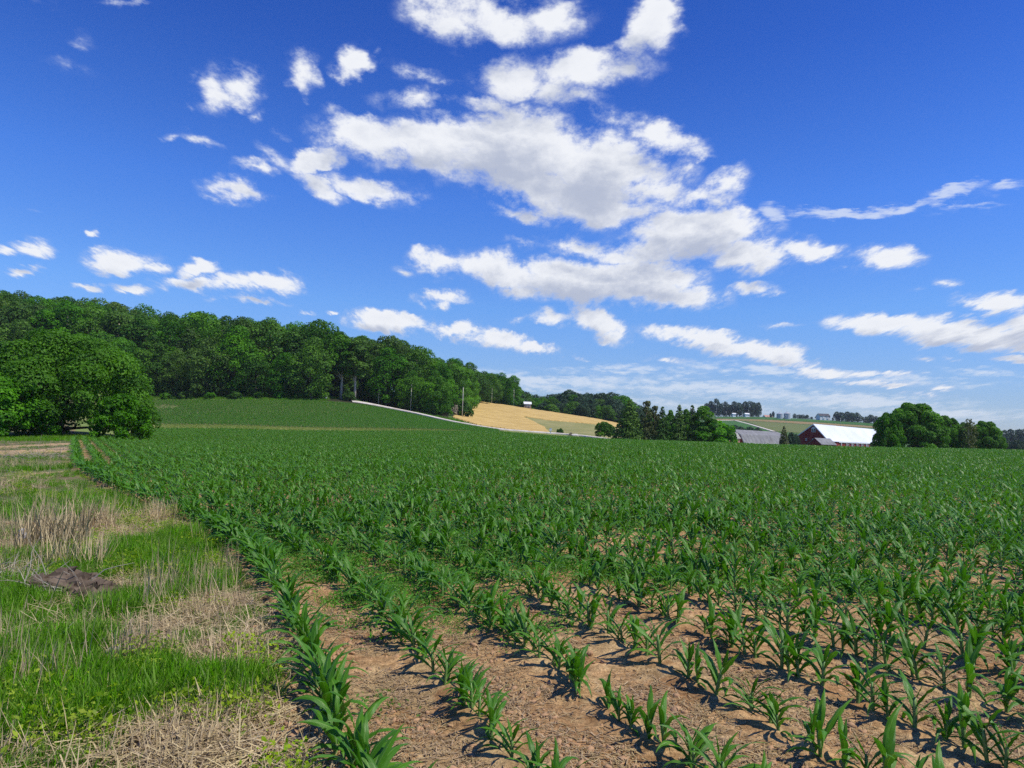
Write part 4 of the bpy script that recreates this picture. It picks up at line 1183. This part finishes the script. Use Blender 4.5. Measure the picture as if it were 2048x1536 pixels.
# little red shed left of it
sx_, sy_ = at(1447, 196)
sr = ptz(1448, 865, 196)
o, prof, rf = gable_house('small_shed', 'small weathered red shed with old shingle roof beside the grey-roofed barn', 'shed', (sx_, sy_), BA-.5, 4.2, 1.6, 1.6, sr, sr-1.5, sr-1.5, M_BRICK, M_OROOF, zb=-1.2, over=.2)
m_ = MB(); m_.box(1.2, 2.2, -1.66, -1.60, 0, 2.0); m_.build('door', M_TRIM, o)
# house glimpsed beyond the golden field
hx_, hy_ = at(1046, 356); hb = Hs(hx_, hy_)
o, prof, rf = gable_house('small_house', 'small pinkish brick house with white roof glimpsed beyond the golden field', 'house', (hx_, hy_), .1, 3.4, 1.5, 1.5, hb+3.3, hb+2.3, hb+2.3, M_BRICK, M_WHITE, over=.3)
windowp(o, .8, 1.7, -1.66, 0, 1.0+0, 1.7, 'y'); windowp(o, 2.2, 3.0, -1.66, 0, 1.0, 1.7, 'y')
# far ridge: white outbuildings, bins, farmhouse
def far_gable(name, lab, px, pt, pb, wpx, Y, cat, roofm, wallm=M_WHITE, ang=.25, ratio=1.0):
    x, y = at(px, Y); top = zray(px, pt, y); zb = Hs(x, y); wd = wpx*y/FPX
    o, prof, rf = gable_house(name, lab, cat, (x, y), ang, wd, wd*.32, wd*.32, max(top, zb+3), max(top, zb+3)-wd*.22, max(top, zb+3)-wd*.22, wallm, roofm, over=.5)
    for k_ in range(2): windowp(o, wd*(.25+.38*k_), wd*(.25+.38*k_)+1.2, -wd*.32+.04, 0, (max(top, zb+3)-zb)*.30, (max(top, zb+3)-zb)*.30+1.3, 'y')
    return o
far_gable('outbuilding', 'small cream outbuilding under the tall dark trees on the ridge', 1464, 826, 831, 7, 940, 'outbuilding', M_TRIM)
far_gable('outbuilding', 'white outbuilding at the east end of the tall dark trees on the ridge', 1489, 826, 832, 9, 940, 'outbuilding', M_TRIM)
far_gable('outbuilding', 'low shed with a pinkish roof behind the ridge field', 1528, 830, 832, 16, 1010, 'outbuilding', M_BRICK)
M_DROOF = vmat('dark_roof', (.05, .05, .055), (.09, .09, .095), .5)
o = far_gable('farmhouse', 'distant white farmhouse with dark steep roofs beside the copse', 1636, 827, 838, 22, 960, 'farmhouse', M_DROOF, ang=.15)
m_ = MB()
zt_ = zray(1640, 829, 960)-Hs(*at(1636, 960))
for u_ in (3.5, 9.5):
    m_.slab([(u_, -5.2, zt_-5.5), (u_+3, -5.2, zt_-5.5), (u_+1.5, -5.2, zt_-2.4)], -2.0)
m_.build('dormer', M_WHITE, o)
for q_, (px, pt, wp) in enumerate([(1559, 824, 12), (1574, 823, 13)]):
    x, y = at(px, 930); zb = Hs(x, y); rr = wp*y/FPX/2; hh = max(zray(px, pt, y)-zb, 6)
    o = empty('grain_bin', (x, y, zb)); tag(o, ['western of the two shiny steel grain bins on the far ridge', 'slightly larger eastern steel grain bin on the far ridge'][q_], 'grain bin', 'steel grain bins')
    m_ = MB(); m_.tube([(0, 0, -.5), (0, 0, hh*.72)], rr, 24, False); m_.build('body', M_STEEL, o, False)
    m_ = MB(); m_.tube([(0, 0, hh*.72), (0, 0, hh*.96), (0, 0, hh)], [rr*1.05, rr*.12, rr*.1], 24); m_.build('roof', M_STEEL, o, False)

# ------------------------------------------------------------------ grass, weeds, straw
def blades(seed, n_, rad, h, w_, lean=.5, curl=.9, segs=4, lo=.5, zb=0.0, tint0=.2):
    g = np.random.RandomState(seed); V, F, T = [], [], []; nb = 0
    for i in range(n_):
        a = g.rand()*6.283; r = rad*math.sqrt(g.rand()); az = g.rand()*6.283
        L_ = h*(lo+(1-lo)*g.rand()); a0 = abs(g.normal())*lean; a1 = a0+curl*g.rand()
        t = np.linspace(0, 1, segs); an = np.minimum(a0+(a1-a0)*t, 1.75)
        d = np.c_[np.sin(an)*math.cos(az), np.sin(an)*math.sin(az), np.cos(an)]
        p = np.array([math.cos(a)*r, math.sin(a)*r, zb-.01])+np.r_[[[0, 0, 0]], np.cumsum(d[:-1]*L_/(segs-1), axis=0)]
        p[:, 2] = np.maximum(p[:, 2], -.008+.02*g.rand())
        sd_ = np.array([-math.sin(az+g.normal()*.6), math.cos(az), 0]); ww = w_*(.6+.8*g.rand())*np.clip(1.05-t**2, .08, 1)
        V.append(np.stack([p-sd_*ww[:, None]/2, p+sd_*ww[:, None]/2], 1).reshape(-1, 3))
        q = np.arange(segs-1)*2+nb; F.append(np.stack([q, q+1, q+3, q+2], -1)); nb += segs*2
        T.append(np.full(segs*2, tint0+(1-tint0)*g.rand()))
    V = np.concatenate(V)
    return dict(V=V, F=[(np.concatenate(F), 0)], T=np.concatenate(T), U=np.zeros((len(V), 2)))
def leaflets(seed, n_, rad, h, s_):
    g = np.random.RandomState(seed)
    p = np.c_[g.normal(size=(n_, 2))*rad*.5, g.rand(n_)**.8*h]; p[:, 2] *= np.exp(-(np.hypot(p[:, 0], p[:, 1])/rad)**2*.6)
    nn = g.normal(size=(n_, 3))*.6+np.array([0, 0, 1]); nn /= np.linalg.norm(nn, axis=1)[:, None]
    a = np.cross(nn, g.normal(size=(n_, 3))); a /= np.linalg.norm(a, axis=1)[:, None]; b = np.cross(nn, a)
    q = s_*(.5+g.rand(n_))[:, None]
    V = np.stack([p-a*q, p-b*q*.45+nn*q*.1, p+a*q-nn*q*.2, p+b*q*.45+nn*q*.1], 1).reshape(-1, 3)
    return dict(V=V, F=[(np.arange(4*n_).reshape(-1, 4), 0)], T=np.repeat(g.rand(n_), 4), U=np.zeros((4*n_, 2)))
def sticks(seed, n_, rad, L_, w_, zt=.03):
    g = np.random.RandomState(seed); V = []
    for i in range(n_):
        c = np.array([*(g.normal(size=2)*rad*.5), .004+zt*g.rand()]); a = g.rand()*6.28; l = L_*(.3+.7*g.rand())/2; dz = g.normal()*.10
        d = np.array([math.cos(a), math.sin(a), dz])*l; s_ = np.array([-math.sin(a), math.cos(a), 0])*w_*(.6+.8*g.rand())/2
        V += [c-d-s_, c-d+s_, c+d+s_, c+d-s_]
    V = np.array(V)
    return dict(V=V, F=[(np.arange(len(V)).reshape(-1, 4), 0)], T=np.repeat(g.rand(n_), 4), U=np.zeros((len(V), 2)))
def area_pts(n_, ymin, ymax, umin=-.86, umax=.86, pw=1.0):
    """points with a density that falls off with distance"""
    Yq = ymin*(ymax/ymin)**(rng.rand(n_)**pw); u = umin+(umax-umin)*rng.rand(n_)
    return u*Yq, Yq
def put(name, V_, x, y, s_, m_, label, tilt=.1, zo=-.005):
    k = len(x)
    scatter(name, V_, np.c_[x, y, H(x, y)+zo], np.c_[rng.normal(0, tilt, k), rng.normal(0, tilt, k), rng.rand(k)*6.283], s_, [m_], label=label)
# verge
OBST = [(*hit(125, 1180), .30), (*hit(190, 1196), .16), (*hit(245, 1318), .16), (*hit(52, 1078), .16)]
def clear(x, y):
    k = np.ones(len(x), bool)
    for a, b, r in OBST: k &= (np.hypot(x-a, (y-b-.0)) > r) & ~((np.abs(x-a*y/b) < r) & (y < b) & (y > b-.45))
    return k
x, y = area_pts(60000, 2.2, 75, -.86, .1)
side = x < gx(y)-.22
x, y = x[side], y[side]
lush = vg(x, y, LUSH); straw = vg(x, y, STRAW); bare = vg(x, y, BARE)
nz = fbm(x, y, .8, 4, 80)
nz2 = fbm(x, y, 2.6, 3, 82)
pg = np.clip(.40+.42*lush-.50*straw*(1-lush*.6)-.9*bare+(nz-.5)*1.6+(nz2-.5)*1.2, .03, 1)
clr = clear(x, y)
sel = (rng.rand(len(x)) < pg) & clr
hh = (.085+.09*lush+.14*(nz-.4))*(.7+.6*rng.rand(len(x)))*(1+.25*sst(y, 10, 30))
put('grass', [blades(s_, 22, .10, 1.0/1.0, .035, .45, 1.0) if False else blades(s_, 24, .45, 1.0, .042, .40, .9) for s_ in range(6)], x[sel], y[sel], np.clip(hh[sel], .07, .34), M_GRASS, 'green grass of the uncut field verge', .12)
x, y = area_pts(46000, 2.2, 75, -.86, .1)
side = x < gx(y)-.15; x, y = x[side], y[side]
straw = vg(x, y, STRAW); lush = vg(x, y, LUSH); bare = vg(x, y, BARE)
nz = fbm(x, y, 1.1, 4, 85)
ps = np.clip(.24+.6*straw-.26*lush-.5*bare+(nz-.5)*1.9, .03, 1)
sel = (rng.rand(len(x)) < ps) & clear(x, y)
put('dry_grass', [sticks(s_, 26, .8, .9, .020, .25) for s_ in range(4)]+[blades(40+s_, 12, .5, 1.0, .022, 1.7, .6) for s_ in range(3)], x[sel], y[sel], (.16+.16*rng.rand(len(x)))[sel], M_DRYG, 'matted dry straw lying over the verge', .12)
# slender dead stems standing among the grass
x, y = area_pts(5200, 2.6, 40, -.86, .1)
side = (x < gx(y)-.3) & (fbm(x, y, .9, 3, 88) > .47); x, y = x[side], y[side]
put('dry_grass', [blades(60+s_, 5, .25, 1.0, .012, .35, .5, 5) for s_ in range(5)], x, y, .25+.30*rng.rand(len(x)), M_DRYG, 'thin dead grass stems standing over the verge', .1)
x, y = area_pts(2400, 2.6, 40, -.86, .1)
side = (x < gx(y)-.3) & (fbm(x, y, .7, 3, 91) > .55); x, y = x[side], y[side]
put('ground_weeds', [leaflets(s_, 120, .9, .8, .065) for s_ in range(5)], x, y, .14+.16*rng.rand(len(x)), M_WEED, 'low yellow-green weeds spread through the verge')
# weeds between the corn rows
x, y = area_pts(26000, 3.4, 42, -.8, .84)
q = ((x-gx(y))/ROWSP+.5) % 1-.5
nz = fbm(x, y, .45, 3, 95)
midw = sst(y, 5.2, 8.5)*(1-sst(y, 22, 40))
pw_ = np.clip((nz-.46)*3.0*(.35+.9*midw)+.60*midw-.15, 0, 1)*(1-sst(-(x-gx(y)), -.2, .2))
ax_, _ = project(np.c_[x, y, 0*x])
pw_ = np.clip(pw_+.40*np.exp(-((x-gx(y)-1.5)/.75)**2)*sst(y, 5.4, 7.0)*(1-sst(y, 12, 16)), 0, 1)
sel = (rng.rand(len(x)) < pw_) & (x > gx(y)-.2)
put('low_weeds', [leaflets(20+s_, 110, 1.1, .7, .085) for s_ in range(5)]+[blades(80+s_, 26, .6, .8, .03, .5, .8) for s_ in range(2)], x[sel], y[sel], (.10+.12*rng.rand(len(x)))[sel], M_FUZZ, 'fine low weeds growing between the corn rows')
# straw bits and clods on the bare soil
x, y = area_pts(12000, 2.3, 16, -.5, .86)
sel = (x > gx(y)-.5) & (fbm(x, y, 1.3, 3, 97) > .36); x, y = x[sel], y[sel]
put('straw_litter', [sticks(100+s_, 16, 1.0, .55, .035, .08) for s_ in range(6)], x, y, .08+.09*rng.rand(len(x)), leafmat('old_straw', (.24, .16, .075), (.46, .335, .18), .05, (1, .9, .7)), 'bits of old straw strewn over the soil between the rows', .05, .004)
def clod(seed):
    g = np.random.RandomState(seed); t = (1+5**.5)/2
    v = np.array([(-1,t,0),(1,t,0),(-1,-t,0),(1,-t,0),(0,-1,t),(0,1,t),(0,-1,-t),(0,1,-t),(t,0,-1),(t,0,1),(-t,0,-1),(-t,0,1)], float)/1.9
    v *= (1+.28*g.normal(size=(12, 1)))*np.array([1.2, 1, .65])
    f = np.array([(0,11,5),(0,5,1),(0,1,7),(0,7,10),(0,10,11),(1,5,9),(5,11,4),(11,10,2),(10,7,6),(7,1,8),(3,9,4),(3,4,2),(3,2,6),(3,6,8),(3,8,9),(4,9,5),(2,4,11),(6,2,10),(8,6,7),(9,8,1)])
    return dict(V=v, F=[(f, 0)], T=np.full(12, .5), U=np.zeros((12, 2)))
M_CLOD = vmat('soil_clods', (.36, .20, .10), (.50, .32, .18), 9, .95, .5, .1, 40)
x, y = area_pts(15000, 2.3, 14, -.5, .86)
sel = (x > gx(y)-.4) & (fbm(x, y, 2.1, 3, 99) > .42); x, y = x[sel], y[sel]
put('soil_clods', [clod(s_) for s_ in range(6)], x, y, .006+.022*rng.rand(len(x))**2.5, M_CLOD, 'small crumbly clods of dry soil between the rows', .5, .004)
# grass strip across the field, and rough grass at the wood's foot and along the drive
x = -130+rng.rand(24000)*150; y = 119+rng.rand(24000)*18
px = 1024+FPX*x/y; sel = (px > 225) & (px < 1030) & (y > field_far(x, y)-.3) & (y < 134.5)
put('grass', [blades(s_+200, 30, .6, 1.0, .06, .4, .9, 3) for s_ in range(3)], x[sel], y[sel], .14+.12*rng.rand(sel.sum()), leafmat('strip_grass', (.12, .20, .03), (.33, .36, .10), .3), 'grass strip crossing between the lower and upper cornfields')
x = -150+rng.rand(9000)*160; y = 205+rng.rand(9000)*35
px = 1024+FPX*x/y; top = np.interp(px, [e[0] for e in EDGE_T], [e[1] for e in EDGE_T])
sel = (px > 240) & (px < 930) & np.where(px > 660, y > road_y(px)+3.2, y > top-.5) & (y < top+16)
put('grass', [blades(s_+210, 30, .7, 1.0, .08, .4, .9, 3) for s_ in range(3)], x[sel], y[sel], .4+.45*rng.rand(sel.sum()), M_GRASS, 'rough grass along the foot of the wood')
x = -60+rng.rand(5000)*60; y = 55+rng.rand(5000)*22
px = 1024+FPX*x/y; sel = (px < 285) & (px > -60) & (x < gx(y)-.5) & (y > 59) | (px < 290) & (px > 150) & (y > field_far(x, y)) & (y < 80)
put('grass', [blades(s_+220, 26, .7, 1.0, .07, .4, .9, 3) for s_ in range(3)], x[sel], y[sel], .2+.22*rng.rand(sel.sum()), M_GRASS, 'grass around the foot of the huge round tree')

# ------------------------------------------------------------------ single things on the verge
def vobj(name, v, m_, x, y, s_, lab, cat, grp=None, rz=None):
    o = link(name, mesh_of(name, v['V'], [f for f, _ in v['F']], m_, False, v['T']), None, (x, y, Hs(x, y)), (0, 0, rng.rand()*6.28 if rz is None else rz))
    o.scale = s_ if hasattr(s_, '__len__') else (s_, s_, s_); tag(o, lab, cat, grp); return o
for i, (px, py, s_, n_, rad, lab) in enumerate([
    (262,1335,.40,120,.34,'upright clump of broken straw stalks beside the lumpy grey stone'),
    (330,1318,.30,60,.4,'leaning straw clump next to the yellow weed bush'),
    (175,1275,.28,26,.5,'few snapped straw stalks standing in green grass below the dark mud mound'),
    (100,1100,.78,220,.55,'big tangled heap of pale dry grass beside the white stone'),
    (190,1060,.62,130,.45,'pale dry grass clump farther up the verge from the tangled heap'),
    (150,1135,.52,160,.75,'brownish dry grass spilling down to the dark mud mound'),
    (320,1040,.50,130,.6,'brown dead weed clump close to the corn edge'),
    (300,1210,.40,26,.3,'tall brown dead weed stems in the middle of the verge'),
    (520,1410,.16,70,.9,'flattened straw at the foot of the first corn row')]):
    x, y = hit(px, py)
    vobj('dry_grass_clump', blades(300+i, n_, rad, 1.0, .022, .34 if i != 8 else 1.1, .5, 5), M_DRYG, x, y, s_, lab, 'dry grass', 'dry grass clumps on the verge')
for i, (px, py, s_, lab) in enumerate([
    (290,1345,.30,'yellow-green leafy weed bush in front of the straw stalks'),
    (235,1160,.28,'yellow-green weed beside the dark mud mound'),
    (275,1140,.24,'small yellowish weed uphill of the mud mound'),
    (345,1230,.22,'small yellow weed at the edge of the bare patch'),
    (345,1040,.30,'bright yellow-green weed touching the corn edge'),
    (420,1140,.24,'low yellow weed among green grass near the first corn row'),
    (290,1375,.22,'darker leafy weed right below the yellow-green bush'),
    (40,990,.40,'yellowish weed by the brown mown track')]):
    x, y = hit(px, py)
    vobj('weed_bush', leaflets(330+i, 380, .75, 1.0, .052), M_WEED, x, y, s_, lab, 'weed', 'yellow-green weeds on the verge')
def twigs(seed, n_, L_, rad):
    g = np.random.RandomState(seed); m_ = MB()
    for i in range(n_):
        a = g.rand()*6.28; p = np.array([math.cos(a), math.sin(a), 0])*rad*g.rand(); p[2] = .02
        pts = [p]; d = g.normal(size=3); d[2] = abs(d[2])*.6+.15; d /= np.linalg.norm(d)
        l = L_*(.3+.7*g.rand())
        for k_ in range(4):
            d = d+g.normal(size=3)*.28+np.array([0, 0, -.12]); d /= np.linalg.norm(d); pts.append(pts[-1]+d*l/4)
        pts = [np.array([q_[0], q_[1], max(q_[2], .01)]) for q_ in pts]
        m_.tube(pts, [.007, .006, .005, .003, .0015], 4, False)
    V = np.concatenate(m_.V)
    return dict(V=V, F=[(np.array(f), 0) for f in m_.F.values()], T=np.repeat(g.rand(n_), len(V)//n_), U=None)
for i, (px, py, n_, L_, rad, s_, lab) in enumerate([
    (12,1165,70,.55,.32,1.0,'tangle of grey dead twigs at the very edge of the verge'),
    (60,1330,40,.40,.35,.7,'fine grey twig tangle lying in the lush grass'),
    (110,1192,34,.6,.34,1.0,'pale sticks lying across the dark mud mound'),
    (75,915,90,1.0,1.8,1.2,'low heap of greyish brush on the brown mown track'),
    (130,900,60,.9,1.2,1.1,'brown brush heap at the end of the mown track')]):
    x, y = hit(px, py)
    vobj('twig_heap', twigs(350+i, n_, L_, rad), M_BRUSH, x, y, s_, lab, 'twigs', 'dead twigs on the verge')
def mound(x, y, a, b, h, n_, lab, seed):
    g = np.random.RandomState(seed); V, F = [], []
    for i in range(n_):
        c = clod(seed*100+i); r = math.sqrt(g.rand())*1.0; t = g.rand()*6.28
        hz = h*max(0, 1-r**1.6)*(.75+.35*math.sin(t*2+seed))
        q = rand_rot(g); V.append(c['V'] @ q*(.022+.075*g.rand()**2)+np.array([math.cos(t)*r*a, math.sin(t)*r*b, hz*g.rand()**.4])); F.append(c['F'][0][0]+12*i)
    o = link('mud_mound', mesh_of('mud_mound', np.concatenate(V), np.concatenate(F), M_ROCK), None, (x, y, Hs(x, y)+.01)); tag(o, lab, 'mud mound')
def rand_rot(g):
    q = np.linalg.qr(g.normal(size=(3, 3)))[0]; return q
x, y = hit(125, 1180); mound(x, y, .40, .28, .17, 420, 'dark brown mud mound with pale sticks on it', 5)
x, y = hit(190, 1196); mound(x, y, .24, .18, .13, 160, 'smaller dark mud lump trailing off the big mound', 6)
x, y = hit(245, 1318); rock('stone', x, y, (.12, .11, .10), vmat('grey_stone', (.20, .175, .15), (.34, .30, .26), 14, .9, .6), 'lumpy grey stone half hidden by straw stalks', 'stone', 7, 4, .5)
x, y = hit(52, 1078); rock('stone', x, y, (.13, .11, .13), M_PROCK, 'white stone beside the tangled dry grass heap', 'stone', 8, 4, .4)

# ------------------------------------------------------------------ the air
m_ = MB(); m_.box(-2600, 2600, -2600, 2600, -30, 110)
M_HAZE = bpy.data.materials.new('haze'); M_HAZE.use_nodes = True
M_HAZE.node_tree.nodes.clear(); k_ = N(M_HAZE.node_tree)
pv = k_.node('ShaderNodeVolumePrincipled', {'Color': (.80, .88, 1.0), 'Density': .00008})
ou = k_.node('ShaderNodeOutputMaterial'); k_.put(ou.inputs['Volume'], pv.outputs[0])
tag(m_.build('haze', M_HAZE), 'thin summer haze over the far hills', kind='stuff')
